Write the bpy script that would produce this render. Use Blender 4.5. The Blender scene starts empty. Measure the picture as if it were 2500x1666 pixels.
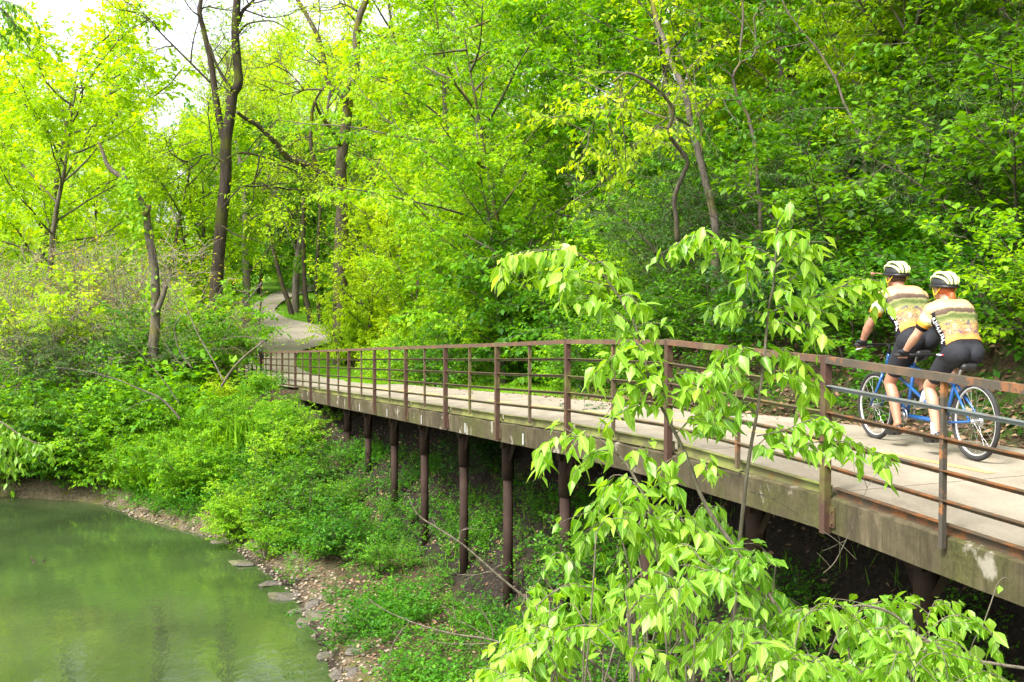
EXPOSURE = 1.28
import bpy, bmesh, math, random
import numpy as np
from mathutils import Vector, Matrix

scene = bpy.context.scene
COL = scene.collection
F, CX, CY = 2800.0, 1250.0, 833.0      # focal length and centre in photo pixels (2500 px wide)
CAMZ = 5.0                              # eye height over the water
PITCH = math.atan(88.0 / F)
CP, SP = math.cos(PITCH), math.sin(PITCH)
R = math.radians

def P(u, v, y):
    """point seen at photo pixel (u, v) at distance y in front of the viewpoint"""
    a, b = (u - CX) / F, (CY - v) / F
    d = Vector((a, CP + b * SP, -SP + b * CP))
    d *= y / d.y
    return Vector((d.x, d.y, d.z + CAMZ))

# ------------------------------------------------------------------ tagging
def tag(o, label=None, cat=None, group=None, kind=None):
    if label: o['label'] = label
    if cat: o['category'] = cat
    if group: o['group'] = group
    if kind: o['kind'] = kind
    return o

def empty(name, loc=(0, 0, 0), rz=0.0):
    o = bpy.data.objects.new(name, None)
    COL.objects.link(o)
    o.location = loc
    o.rotation_euler = (0, 0, rz)
    o.empty_display_size = 0.1
    return o

def link(name, mesh, parent=None, loc=None):
    o = bpy.data.objects.new(name, mesh)
    COL.objects.link(o)
    if parent: o.parent = parent
    if loc: o.location = loc
    return o

def dup(root, loc, rz=0.0, sc=1.0, name=None):
    r = root.copy(); COL.objects.link(r)
    r.location = loc; r.rotation_euler = (0, 0, rz)
    r.scale = (sc, sc, sc) if not hasattr(sc, '__len__') else sc
    for ch in list(root.children):
        c = ch.copy(); COL.objects.link(c); c.parent = r
        for g in list(ch.children):
            d = g.copy(); COL.objects.link(d); d.parent = c
    return r

# ------------------------------------------------------------------ mesh builder
class MB:
    def __init__(s): s.v, s.f, s.a = [], [], []
    def add(s, vs, fs, a=0.0):
        n = len(s.v); s.v.extend([tuple(p) for p in vs]); s.f.extend([tuple(i + n for i in f) for f in fs])
        s.a.extend([a] * len(vs))
    def box(s, c, size, m=None):
        x, y, z = [h / 2 for h in size]
        vs = [Vector((i * x, j * y, k * z)) for i in (-1, 1) for j in (-1, 1) for k in (-1, 1)]
        if m is not None: vs = [m @ p for p in vs]
        c = Vector(c)
        s.add([p + c for p in vs], [(0, 1, 3, 2), (4, 6, 7, 5), (0, 4, 5, 1), (2, 3, 7, 6), (0, 2, 6, 4), (1, 5, 7, 3)])
    def sweep(s, path, prof, side=None, caps=True):
        """sweep a closed profile [(across, up)] along a path of points; across = horizontal left-hand normal"""
        n = len(prof); vs, fs = [], []
        for i, p in enumerate(path):
            d = (path[min(i + 1, len(path) - 1)] - path[max(i - 1, 0)]).normalized()
            h = side if side is not None else Vector((-d.y, d.x, 0)).normalized()
            for a, b in prof: vs.append(p + h * a + Vector((0, 0, b)))
        for i in range(len(path) - 1):
            for j in range(n):
                k = (j + 1) % n
                fs.append((i * n + j, i * n + k, (i + 1) * n + k, (i + 1) * n + j))
        if caps:
            fs.append(tuple(range(n))[::-1]); fs.append(tuple(range((len(path) - 1) * n, len(path) * n)))
        s.add(vs, fs)
    def tube(s, path, radii, sides=8, caps=True, a=0.0, rough=0.0, rng=None):
        path = [Vector(p) for p in path]
        if not hasattr(radii, '__len__'): radii = [radii] * len(path)
        vs, fs = [], []
        ref = None
        for i, p in enumerate(path):
            d = (path[min(i + 1, len(path) - 1)] - path[max(i - 1, 0)])
            if d.length < 1e-9: d = Vector((0, 0, 1))
            d.normalize()
            if ref is None:
                ref = Vector((0, 0, 1)) if abs(d.z) < .9 else Vector((1, 0, 0))
            x = (ref - d * ref.dot(d))
            if x.length < 1e-6: x = d.orthogonal()
            x.normalize(); ref = x
            y = d.cross(x)
            for j in range(sides):
                t = 2 * math.pi * j / sides
                rr = radii[i] * (1 + (rng.uniform(-rough, rough) if rng else 0))
                vs.append(p + (x * math.cos(t) + y * math.sin(t)) * rr)
        for i in range(len(path) - 1):
            for j in range(sides):
                k = (j + 1) % sides
                fs.append((i * sides + j, i * sides + k, (i + 1) * sides + k, (i + 1) * sides + j))
        if caps and sides > 3:
            fs.append(tuple(range(sides))[::-1]); fs.append(tuple(range((len(path) - 1) * sides, len(path) * sides)))
        s.add(vs, fs, a)
    def ellipsoid(s, c, r, m=None, seg=16, rings=10, zmin=-1.0):
        vs, fs = [], []
        c = Vector(c)
        for i in range(rings + 1):
            ph = math.asin(zmin) + (math.pi / 2 - math.asin(zmin)) * i / rings
            for j in range(seg):
                t = 2 * math.pi * j / seg
                p = Vector((math.cos(ph) * math.cos(t) * r[0], math.cos(ph) * math.sin(t) * r[1], math.sin(ph) * r[2]))
                if m is not None: p = m @ p
                vs.append(p + c)
        for i in range(rings):
            for j in range(seg):
                k = (j + 1) % seg
                fs.append((i * seg + j, i * seg + k, (i + 1) * seg + k, (i + 1) * seg + j))
        if zmin > -1: fs.append(tuple(range(seg))[::-1])
        s.add(vs, fs)
    def torus(s, c, axis, R0, r0, seg=40, sides=8, sq=1.0):
        c = Vector(c); ax = Vector(axis).normalized(); x = ax.orthogonal().normalized(); y = ax.cross(x)
        vs, fs = [], []
        for i in range(seg):
            t = 2 * math.pi * i / seg; d = x * math.cos(t) + y * math.sin(t)
            for j in range(sides):
                q = 2 * math.pi * j / sides
                vs.append(c + d * (R0 + r0 * math.cos(q)) + ax * (r0 * sq * math.sin(q)))
        for i in range(seg):
            for j in range(sides):
                k = (j + 1) % sides; n = (i + 1) % seg
                fs.append((i * sides + j, n * sides + j, n * sides + k, i * sides + k))
        s.add(vs, fs)
    def mesh(s, name, mat, smooth=True):
        me = bpy.data.meshes.new(name)
        me.from_pydata(s.v, [], s.f)
        me.validate()
        if mat: me.materials.append(mat)
        if smooth: me.shade_smooth()
        if any(s.a) and len(me.vertices) == len(s.a):
            me.attributes.new('var', 'FLOAT', 'POINT').data.foreach_set('value', np.array(s.a, np.float32))
        return me
    def obj(s, name, mat, parent=None, smooth=True):
        return link(name, s.mesh(name, mat, smooth), parent)

def np_mesh(name, verts, tris, mat, attrs=None, smooth=False):
    me = bpy.data.meshes.new(name)
    nv, nt = len(verts), len(tris)
    me.vertices.add(nv); me.vertices.foreach_set('co', np.ascontiguousarray(verts, np.float32).ravel())
    me.loops.add(nt * 3); me.loops.foreach_set('vertex_index', np.ascontiguousarray(tris, np.int32).ravel())
    me.polygons.add(nt)
    me.polygons.foreach_set('loop_start', np.arange(0, nt * 3, 3, dtype=np.int32))
    me.update(calc_edges=True)
    for k, a in (attrs or {}).items():
        me.attributes.new(k, 'FLOAT', 'POINT').data.foreach_set('value', np.ascontiguousarray(a, np.float32))
    if mat: me.materials.append(mat)
    if smooth: me.shade_smooth()
    return me

def unit(a):
    return a / np.maximum(np.linalg.norm(a, axis=-1, keepdims=True), 1e-9)

def leaf_arrays(pos, d, up, L, wr, rs, detail=0, var=None):
    """one blade per row. detail 0: a folded kite; 1: curved ovate blade with a midrib"""
    n = len(pos)
    d = unit(d); side = unit(np.cross(d, up)); nr = np.cross(side, d)
    L = np.asarray(L).reshape(-1, 1) * np.ones((n, 1)); W = L * wr
    if detail == 0:
        fold = rs.uniform(-.12, .22, (n, 1)) * W
        bend = rs.uniform(.0, .18, (n, 1)) * L
        v = np.stack([pos, pos + d * L * .42 + side * W * .5 + nr * fold, pos + d * L - nr * bend,
                      pos + d * L * .42 - side * W * .5 + nr * fold], 1)
        t = np.array([[0, 1, 2], [0, 2, 3]])
        lu = np.tile([0, 1, 0, 1.], n)
    else:
        fold = rs.uniform(-.06, .3, (n, 1)) * W
        c = rs.uniform(.02, .34, (n, 1)) * L
        tw = rs.uniform(-.25, .25, (n, 1)) * W
        def at(f, w, lift=0):
            q = pos + d * L * f - nr * c * f * f + side * tw * f * f
            return q + side * W * .5 * w + nr * fold * abs(w) * 1.0
        v = np.stack([at(0, 0), at(.22, .72), at(.22, 0), at(.22, -.72), at(.45, 1), at(.45, 0), at(.45, -1),
                      at(.72, .55), at(.74, 0), at(.72, -.55), at(1.04, 0)], 1)
        t = np.array([[0, 1, 2], [0, 2, 3], [1, 4, 5], [1, 5, 2], [2, 5, 6], [2, 6, 3], [4, 7, 8], [4, 8, 5], [5, 8, 9], [5, 9, 6], [7, 10, 8], [8, 10, 9]])
        lu = np.tile([0, .72, 0, .72, 1, 0, 1, .6, 0, .6, 0.], n)
    m = v.shape[1]
    tris = (t[None] + (np.arange(n) * m)[:, None, None]).reshape(-1, 3)
    if var is None: var = rs.rand(n)
    return v.reshape(-1, 3), tris, {'var': np.repeat(var, m), 'lu': lu}

def leaf_mesh(name, mat, pos, d, up, L, wr, rs, detail=0, var=None):
    v, t, a = leaf_arrays(np.asarray(pos, float), np.asarray(d, float), np.asarray(up, float), L, wr, rs, detail, var)
    return np_mesh(name, v, t, mat, a, smooth=detail > 0)

# ------------------------------------------------------------------ materials
class NT:
    def __init__(s, name):
        s.m = bpy.data.materials.new(name); s.m.use_nodes = True
        s.t = s.m.node_tree; s.t.nodes.clear()
    def n(s, kind, **kw):
        nd = s.t.nodes.new(kind)
        for k, v in kw.items():
            if k.startswith('i_'):
                nd.inputs[int(k[2:]) if k[2:].isdigit() else k[2:].replace('_', ' ')].default_value = v
            else: setattr(nd, k, v)
        return nd
    def l(s, a, b): s.t.links.new(a, b)
    def noise(s, scale, detail=4, rough=.55, coord=None, dist=0.0):
        nd = s.n('ShaderNodeTexNoise'); nd.inputs['Scale'].default_value = scale
        nd.inputs['Detail'].default_value = detail; nd.inputs['Roughness'].default_value = rough
        nd.inputs['Distortion'].default_value = dist
        if coord is not None: s.l(coord, nd.inputs['Vector'])
        return nd
    def ramp(s, fac, stops, interp='LINEAR'):
        nd = s.n('ShaderNodeValToRGB'); cr = nd.color_ramp; cr.interpolation = interp
        while len(cr.elements) < len(stops): cr.elements.new(.5)
        for e, (p, c) in zip(cr.elements, stops):
            e.position = p; e.color = (c[0], c[1], c[2], 1) if hasattr(c, '__len__') else (c, c, c, 1)
        s.l(fac, nd.inputs[0]); return nd.outputs[0]
    def mix(s, fac, a, b, mode='MIX'):
        nd = s.n('ShaderNodeMix', data_type='RGBA', blend_type=mode)
        for sock, val in ((nd.inputs[0], fac), (nd.inputs[6], a), (nd.inputs[7], b)):
            if hasattr(val, 'is_output'): s.l(val, sock)
            elif hasattr(val, '__len__'): sock.default_value = (val[0], val[1], val[2], 1)
            else: sock.default_value = val
        return nd.outputs[2]
    def obj(s): return s.n('ShaderNodeTexCoord').outputs['Object']
    def geo(s): return s.n('ShaderNodeNewGeometry').outputs['Position']
    def mapping(s, vec, scale=(1, 1, 1), rot=(0, 0, 0)):
        nd = s.n('ShaderNodeMapping'); nd.inputs['Scale'].default_value = scale; nd.inputs['Rotation'].default_value = rot
        s.l(vec, nd.inputs[0]); return nd.outputs[0]
    def bump(s, h, strength=.3, dist=.02):
        nd = s.n('ShaderNodeBump'); nd.inputs['Strength'].default_value = strength; nd.inputs['Distance'].default_value = dist
        s.l(h, nd.inputs['Height']); return nd.outputs[0]
    def out(s, sh):
        o = s.n('ShaderNodeOutputMaterial'); s.l(sh, o.inputs[0]); return s.m
    def principled(s, col, rough=.6, bump=None, metal=0.0, spec=None):
        b = s.n('ShaderNodeBsdfPrincipled')
        for sock, val in (('Base Color', col), ('Roughness', rough), ('Metallic', metal)):
            if hasattr(val, 'is_output'): s.l(val, b.inputs[sock])
            elif hasattr(val, '__len__'): b.inputs[sock].default_value = (val[0], val[1], val[2], 1)
            else: b.inputs[sock].default_value = val
        if spec is not None: b.inputs['Specular IOR Level'].default_value = spec
        if bump is not None: s.l(bump, b.inputs['Normal'])
        return b.outputs[0]

def leaf_mat(name, c0, c1, c2, trans=.5, rough=.45, tint=1.35, objvar=.5, vein=False, spec=.22):
    """dark / middle / light blade colour spread over the leaves, thin blades let light through"""
    t = NT(name)
    var = t.n('ShaderNodeAttribute', attribute_name='var').outputs['Fac']
    col = t.ramp(var, [(0, c0), (.5, c1), (1, c2)])
    rnd = t.n('ShaderNodeObjectInfo').outputs['Random']
    hs = t.n('ShaderNodeHueSaturation')
    mr = t.n('ShaderNodeMapRange'); t.l(rnd, mr.inputs[0]); mr.inputs[3].default_value = .5 - .02 * objvar; mr.inputs[4].default_value = .5 + .03 * objvar
    mv = t.n('ShaderNodeMapRange'); t.l(rnd, mv.inputs[0]); mv.inputs[3].default_value = 1 + .25 * objvar; mv.inputs[4].default_value = 1 - .3 * objvar
    t.l(mr.outputs[0], hs.inputs['Hue']); t.l(mv.outputs[0], hs.inputs['Value']); t.l(col, hs.inputs['Color'])
    col = hs.outputs[0]
    if vein:
        lu = t.n('ShaderNodeAttribute', attribute_name='lu').outputs['Fac']
        f = t.ramp(lu, [(0, 1), (.10, .0)])
        col = t.mix(f, col, (min(c2[0] * 1.7, 1), min(c2[1] * 1.5, 1), c2[2] * 2.5))
    p = t.principled(col, rough, spec=spec)
    tr = t.n('ShaderNodeBsdfTranslucent')
    tc = t.n('ShaderNodeHueSaturation'); t.l(col, tc.inputs['Color']); tc.inputs['Value'].default_value = tint; tc.inputs['Saturation'].default_value = 1.08; tc.inputs['Hue'].default_value = .488
    t.l(tc.outputs[0], tr.inputs[0])
    mx = t.n('ShaderNodeMixShader'); mx.inputs[0].default_value = trans
    t.l(p, mx.inputs[1]); t.l(tr.outputs[0], mx.inputs[2])
    return t.out(mx.outputs[0])

def bark_mat(name, dark, light, moss=None, scale=9.0):
    t = NT(name); c = t.mapping(t.obj(), (1, 1, .22))
    n1 = t.noise(scale, 6, .7, c, .6); n2 = t.noise(1.3, 3, .5, t.obj())
    col = t.ramp(n1.outputs[0], [(.3, dark), (.7, light)])
    if moss: col = t.mix(t.ramp(n2.outputs[0], [(.5, 0), (.68, 1)]), col, moss)
    return t.out(t.principled(col, .9, t.bump(n1.outputs[0], .7, .03), spec=.2))

def flat_mat(name, col, rough=.5, metal=0.0, var=.25, scale=6, spec=None):
    t = NT(name); n1 = t.noise(scale, 4, .6, t.obj())
    c = t.ramp(n1.outputs[0], [(.3, [x * (1 - var) for x in col]), (.7, [min(1, x * (1 + var)) for x in col])])
    return t.out(t.principled(c, rough, None, metal, spec))

M = {}
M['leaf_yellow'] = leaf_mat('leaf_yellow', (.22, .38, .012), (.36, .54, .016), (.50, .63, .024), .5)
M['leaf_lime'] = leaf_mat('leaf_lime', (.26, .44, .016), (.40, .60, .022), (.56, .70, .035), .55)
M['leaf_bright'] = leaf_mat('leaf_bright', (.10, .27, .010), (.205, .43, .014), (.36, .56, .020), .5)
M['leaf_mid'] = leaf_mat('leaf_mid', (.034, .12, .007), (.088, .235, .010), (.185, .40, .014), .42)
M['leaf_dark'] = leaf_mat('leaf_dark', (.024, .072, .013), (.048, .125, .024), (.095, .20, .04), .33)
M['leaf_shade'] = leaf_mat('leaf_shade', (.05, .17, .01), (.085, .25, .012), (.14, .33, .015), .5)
M['leaf_gold'] = leaf_mat('leaf_gold', (.3, .33, .01), (.5, .47, .012), (.62, .52, .02), .5)
M['leaf_near'] = leaf_mat('leaf_near', (.12, .30, .016), (.22, .44, .028), (.37, .57, .07), .5, .38, 1.3, .3, True, .5)
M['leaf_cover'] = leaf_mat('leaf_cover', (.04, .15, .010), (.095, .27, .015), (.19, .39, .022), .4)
M['grass'] = leaf_mat('grass_blade', (.13, .31, .011), (.20, .42, .014), (.30, .50, .02), .4)
M['flower'] = flat_mat('flower', (.75, .62, .36), .6, var=.2)
M['litter'] = leaf_mat('litter_leaf', (.10, .055, .03), (.22, .13, .075), (.38, .26, .16), .1, .8, 1.1, .2)
M['bark_dark'] = bark_mat('bark_dark', (.018, .014, .011), (.075, .058, .042), (.07, .075, .012))
M['bark_grey'] = bark_mat('bark_grey', (.05, .041, .033), (.18, .15, .122), (.12, .11, .02))
M['bark_mossy'] = bark_mat('bark_mossy', (.04, .032, .026), (.15, .12, .09), (.13, .12, .008))
M['bark_pale'] = bark_mat('bark_pale', (.2, .15, .11), (.46, .36, .27), (.14, .12, .04))
M['twig'] = bark_mat('twig', (.12, .098, .072), (.32, .27, .205))
M['twig_dark'] = bark_mat('twig_dark', (.035, .028, .02), (.12, .098, .072))
M['twig_near'] = bark_mat('twig_near', (.085, .073, .052), (.24, .205, .15), None, 40)
# ================================================================== viewpoint, sky, sun
cam = bpy.data.cameras.new('camera'); cam.sensor_width = 36; cam.lens = 36 * F / 2500
cam.clip_start = .05; cam.clip_end = 3000
camo = bpy.data.objects.new('camera', cam); COL.objects.link(camo)
camo.location = (0, 0, CAMZ); camo.rotation_euler = (math.pi / 2 - PITCH, 0, 0)
scene.camera = camo
SUN_EL, SUN_AZ = R(52), R(225)      # azimuth clockwise from +Y: the sun stands behind and to the left
w = bpy.data.worlds.new('World'); scene.world = w; w.use_nodes = True
nt = w.node_tree; nt.nodes.clear()
sky = nt.nodes.new('ShaderNodeTexSky'); sky.sky_type = 'NISHITA'; sky.sun_disc = False
sky.sun_elevation = SUN_EL; sky.sun_rotation = SUN_AZ; sky.air_density = 1.0; sky.dust_density = 4.0; sky.ozone_density = 1.0
hs = nt.nodes.new('ShaderNodeHueSaturation'); hs.inputs['Saturation'].default_value = .22; hs.inputs['Value'].default_value = 1.25
bg = nt.nodes.new('ShaderNodeBackground'); bg.inputs[1].default_value = .15
wo = nt.nodes.new('ShaderNodeOutputWorld')
nt.links.new(sky.outputs[0], hs.inputs['Color']); nt.links.new(hs.outputs[0], bg.inputs[0]); nt.links.new(bg.outputs[0], wo.inputs[0])
sl = bpy.data.lights.new('sun', 'SUN'); sl.energy = 2.7; sl.angle = R(15); sl.color = (1, .965, .9)
so = bpy.data.objects.new('sun', sl); COL.objects.link(so)
sd = Vector((math.sin(SUN_AZ) * math.cos(SUN_EL), math.cos(SUN_AZ) * math.cos(SUN_EL), math.sin(SUN_EL)))
so.rotation_euler = sd.to_track_quat('Z', 'Y').to_euler(); so.location = (-20, -20, 40)
scene.view_settings.view_transform = 'Standard'; scene.view_settings.look = 'None'
scene.view_settings.exposure = EXPOSURE; scene.view_settings.gamma = 1
cy = scene.cycles
cy.max_bounces = 8; cy.diffuse_bounces = 5; cy.glossy_bounces = 3; cy.transmission_bounces = 5; cy.transparent_max_bounces = 4
cy.caustics_reflective = False; cy.caustics_refractive = False
cy.use_denoising = True; cy.use_adaptive_sampling = True; cy.adaptive_threshold = .015
try: cy.denoiser = 'OPENIMAGEDENOISE'
except Exception: pass

# ================================================================== measures of the boardwalk
BX, BY, BDX, BDY = 2.28, 8.31, -.826, 2.33
BAY = math.hypot(BDX, BDY)
DX, DY = BDX / BAY, BDY / BAY          # along the boardwalk
NX, NY = DY, -DX                       # across it, towards the hill
RK = [-6, -4, -2, -1, -.5, 0, 1, 2, 3, 4, 5, 6, 7, 8, 9, 10, 11, 12, 14, 16, 18, 20]
RZ = [-.76, -.66, -.55, -.475, -.425, -.368, -.318, -.388, -.505, -.61, -.72, -.825, -.94, -1.05, -1.16, -1.265, -1.37, -1.47, -1.68, -1.86, -2.0, -2.08]
DK = [1.0, 1.0, 1.0, 1.0, 1.0, 1.0, 1.05, 1.04, 1.04, 1.04, 1.04, 1.04, 1.04, 1.04, 1.04, 1.04, 1.04, 1.04, 1.06, 1.1, 1.15, 1.2]
def rail_z(k): return CAMZ + float(np.interp(k, RK, RZ))
def edge_z(k): return CAMZ + float(np.interp(k, RK, np.array(RZ) - np.array(DK)))
def bw(k, s=0.0, z=0.0):
    return Vector((BX + BDX * k + NX * s, BY + BDY * k + NY * s, z))
CROSS = .02
def deck_z(k, s): return edge_z(k) + CROSS * s
def ks(x, y):
    dx, dy = x - BX, y - BY
    return (dx * DX + dy * DY) / BAY, dx * NX + dy * NY

# ================================================================== ground
WATER_EDGE = np.array([(6, -12), (3.0, -4), (1.2, 4), (-.2, 8.5), (-1.5, 12), (-2.40, 15.2), (-3.2, 17.8), (-4.0, 20.1), (-5.24, 22.4), (-6.0, 24.0),
                       (-7.2, 25.2), (-8.95, 26.9), (-9.9, 28.3), (-10.9, 29), (-12.07, 29.4), (-13.3, 29.8), (-17, 30.6), (-26, 32), (-60, 36), (-60, -12)])
YT = np.array([-40, 0, 4, 8.31, 10.64, 13, 15.3, 22.3, 31.6, 40.9, 50, 56, 60, 66, 75, 85, 95, 103, 130, 200, 600])
ZT = np.array([-2, -1.75, -1.6, -1.37, -1.36, -1.43, -1.54, -1.86, -2.30, -2.74, -3.06, -3.1, -2.95, -2.57, -1.96, -1.06, 0, .85, 3, 6, 14]) + CAMZ
def sdist(x, y):
    """distance to the water's edge, negative over the water"""
    x = np.asarray(x, float); y = np.asarray(y, float)
    d = np.full(x.shape, 1e9); ins = np.zeros(x.shape, bool)
    n = len(WATER_EDGE)
    for i in range(n):
        ax, ay = WATER_EDGE[i]; bx, by = WATER_EDGE[(i + 1) % n]
        ex, ey = bx - ax, by - ay
        t = np.clip(((x - ax) * ex + (y - ay) * ey) / (ex * ex + ey * ey), 0, 1)
        if not (i >= n - 2):
            d = np.minimum(d, np.hypot(x - ax - t * ex, y - ay - t * ey))
        c = ((ay > y) != (by > y)) & (x < (bx - ax) * (y - ay) / (by - ay + 1e-12) + ax)
        ins ^= c
    return np.where(ins, -d, d)
def wob(x, y, f=1.0, s=0.0):
    return (np.sin(x * f * 1.3 + s + 1.7 * np.sin(y * f * .7 + s)) + np.sin(y * f * 1.1 - s + 1.3 * np.sin(x * f * .9 + 2 * s)) + .5 * np.sin((x + y) * f * 2.7 + s)) / 2.5
def foot(y): return np.interp(y, [0, 20, 26, 32, 40, 50, 62, 75, 90, 110], [3.35, 3.35, 4.6, 6.2, 8, 9.5, 11, 14, 22, 30])
def ground(x, y):
    x = np.asarray(x, float); y = np.asarray(y, float)
    d = sdist(x, y)
    s = (x - BX) * NX + (y - BY) * NY
    cap = np.interp(y, YT, ZT) - .05
    under = (s < 2.93) & (s > -1.5) & (y < 31.5)
    cap = np.where(under, cap - np.interp(y, [26, 31.5], [.42, .02]), cap)
    bank = np.interp(d, [0, .5, 1.3, 2.4, 3.2, 4.8, 7, 40], [0, .18, .32, .55, 1.4, 3.2, 5, 20])
    far = np.interp(y, [24, 32], [0, 1])
    bank = bank * (1 - far) + far * np.interp(d, [0, .6, 2, 5, 9, 30], [0, .45, 1.0, 1.8, 2.6, 6])
    bank = bank + np.clip(d, 0, 1.0) * .12 * wob(x, y, 1.6)
    z = np.minimum(bank, cap)
    z = np.where((y > 31.2) & (s > -6), np.maximum(z, cap - np.maximum(-.75 - s, 0) * .8), z)
    h = np.maximum(s - foot(y), 0)
    rise = np.minimum(.72 * h * np.clip(h / 1.3, .25, 1), 24 + h * .05)
    z = np.where(s > 2.9, np.maximum(cap, z) * 0 + cap + rise * (1 + .05 * wob(x, y, .5)), z)
    z = z + np.where((s > 4.2), .12 * wob(x, y, 1.1, 1), 0)
    # left of the far path the floodplain stays level with it
    return np.where(d < 0, -np.minimum(.06 - .28 * d, 1.3), z)
def gz(x, y): return float(ground(np.array([x]), np.array([y]))[0])

gx = np.concatenate([[-600, -300, -150, -90, -60, -45, -34], np.arange(-28, 14, .3), [15, 17, 20, 25, 32, 45, 70, 120, 250, 600]])
gy = np.concatenate([[-120, -60, -30, -15, -6], np.arange(0, 40, .3), np.arange(40, 112, .8), [115, 120, 130, 150, 180, 240, 350, 600, 1200]])
X, Y = np.meshgrid(gx, gy); Z = ground(X, Y)
ny, nx = X.shape
V = np.stack([X, Y, Z], -1).reshape(-1, 3)
i = np.arange(ny * nx).reshape(ny, nx)
a, b, c, d = i[:-1, :-1].ravel(), i[:-1, 1:].ravel(), i[1:, 1:].ravel(), i[1:, :-1].ravel()
T = np.concatenate([np.stack([a, b, c], 1), np.stack([a, c, d], 1)])
D_ = sdist(X, Y).ravel(); S_ = ((X - BX) * NX + (Y - BY) * NY).ravel(); Yr = Y.ravel()
lawn = ((S_ > 2.6) & (S_ < foot(Yr) + .8) & (Yr > 21)).astype(float)
lawn = np.maximum(lawn, ((Yr > 44) & (S_ < foot(Yr)) & (S_ > -14)).astype(float))
shore = np.clip(1 - D_ / (.75 + .4 * wob(V[:, 0], V[:, 1], 1.4)), 0, 1) * (D_ > -3) * np.interp(Yr, [22, 27], [1, .6])
t = NT('earth'); g = t.geo()
n1 = t.noise(2.2, 8, .7, g); n2 = t.noise(14, 6, .75, g); n3 = t.noise(.7, 3, .5, g)
dirt = t.ramp(n2.outputs[0], [(.28, (.022, .015, .010)), (.5, (.075, .05, .032)), (.72, (.17, .12, .07))])
green = t.ramp(n2.outputs[0], [(.3, (.02, .045, .008)), (.7, (.07, .12, .015))])
col = t.mix(t.ramp(n1.outputs[0], [(.44, 0), (.58, 1)]), dirt, green)
stone = t.ramp(n2.outputs[0], [(.3, (.04, .033, .021)), (.5, (.13, .105, .06)), (.75, (.30, .245, .15))])
moss = t.mix(t.ramp(n1.outputs[0], [(.54, 0), (.62, 1)]), stone, (.10, .12, .012))
sh = t.n('ShaderNodeAttribute', attribute_name='shore').outputs['Fac']
col = t.mix(t.ramp(sh, [(.05, 0), (.3, 1)]), col, moss)
col = t.mix(t.ramp(sh, [(.62, 0), (.86, 1)]), col, (.035, .026, .017))
shade_f = t.n('ShaderNodeAttribute', attribute_name='deck_shade').outputs['Fac']
shade_rk = t.ramp(n2.outputs[0], [(.3, (.012, .009, .007)), (.55, (.035, .027, .02)), (.75, (.10, .085, .065))])
col = t.mix(shade_f, col, shade_rk)  # shade beneath the deck painted into the earth colour, over dark rock
lw = t.n('ShaderNodeAttribute', attribute_name='lawn').outputs['Fac']
col = t.mix(lw, col, t.ramp(n1.outputs[0], [(.3, (.08, .2, .01)), (.7, (.14, .28, .014))]))
EARTH = t.out(t.principled(col, .95, t.bump(n2.outputs[0], .9, .08), spec=.15))
deck_shade = ((S_ > .2) & (S_ < 3.1) & (Yr < 33)).astype(float)  # mask for the painted shade under the boardwalk
gm = np_mesh('ground', V, T, EARTH, {'shore': shore, 'lawn': lawn, 'deck_shade': deck_shade}, smooth=True)
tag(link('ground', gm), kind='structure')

# ------------------------------------------------------------------ river
t = NT('river'); g = t.geo()
n1 = t.noise(.35, 3, .5, g); n2 = t.noise(7, 3, .5, t.mapping(g, (1, .6, 1))); n3 = t.noise(1.4, 3, .5, t.mapping(g, (1, .6, 1)))
col = t.ramp(n1.outputs[0], [(.35, (.029, .045, .016)), (.65, (.049, .078, .024))])
hgt = t.n('ShaderNodeMath', operation='MULTIPLY_ADD'); t.l(n3.outputs[0], hgt.inputs[0]); hgt.inputs[1].default_value = 2.2; t.l(n2.outputs[0], hgt.inputs[2])
p = t.n('ShaderNodeBsdfPrincipled'); t.l(col, p.inputs['Base Color']); p.inputs['Roughness'].default_value = .04; p.inputs['IOR'].default_value = 1.34
p.inputs['Specular IOR Level'].default_value = .8
t.l(t.bump(hgt.outputs[0], .06, .05), p.inputs['Normal'])
RIVER = t.out(p.outputs[0])
wm = MB(); wm.add([(-70, -20, 0), (8, -20, 0), (8, 45, 0), (-70, 45, 0)], [(0, 1, 2, 3)])
tag(wm.obj('water', RIVER, smooth=False), kind='structure')

# ------------------------------------------------------------------ paved path beyond the boardwalk
t = NT('path_concrete'); g = t.geo()
n1 = t.noise(.8, 5, .6, g); n2 = t.noise(30, 4, .7, g)
c1 = t.ramp(n1.outputs[0], [(.3, (.20, .172, .135)), (.7, (.29, .255, .2))])
c1 = t.mix(.08, c1, t.ramp(n2.outputs[0], [(.3, (.16, .14, .11)), (.7, (.45, .4, .32))]))
PATHM = t.out(t.principled(c1, .9, t.bump(n2.outputs[0], .04, .005), spec=.2))
def cap_at(y): return float(np.interp(y, YT, ZT))
pts = []
for k in np.arange(9.95, 15.1, .5):
    q = bw(k, 1.42); pts.append((q.x, q.y, 1.5))
for u, y, hw in ((668, 50, 1.5), (642, 56, 1.6), (640, 61, 1.7), (662, 65, 1.8), (705, 68.5, 2.1), (742, 72.5, 2.3), (735, 77, 2.3), (704, 80.5, 1.7), (670, 84, 1.15), (648, 87.5, 1.0), (640, 91, 1.0), (658, 96.5, 1.05), (686, 102, 1.1), (730, 109, 1.6), (790, 118, 1.6)):
    pts.append(((u - CX) / F * y, y, hw))
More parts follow.
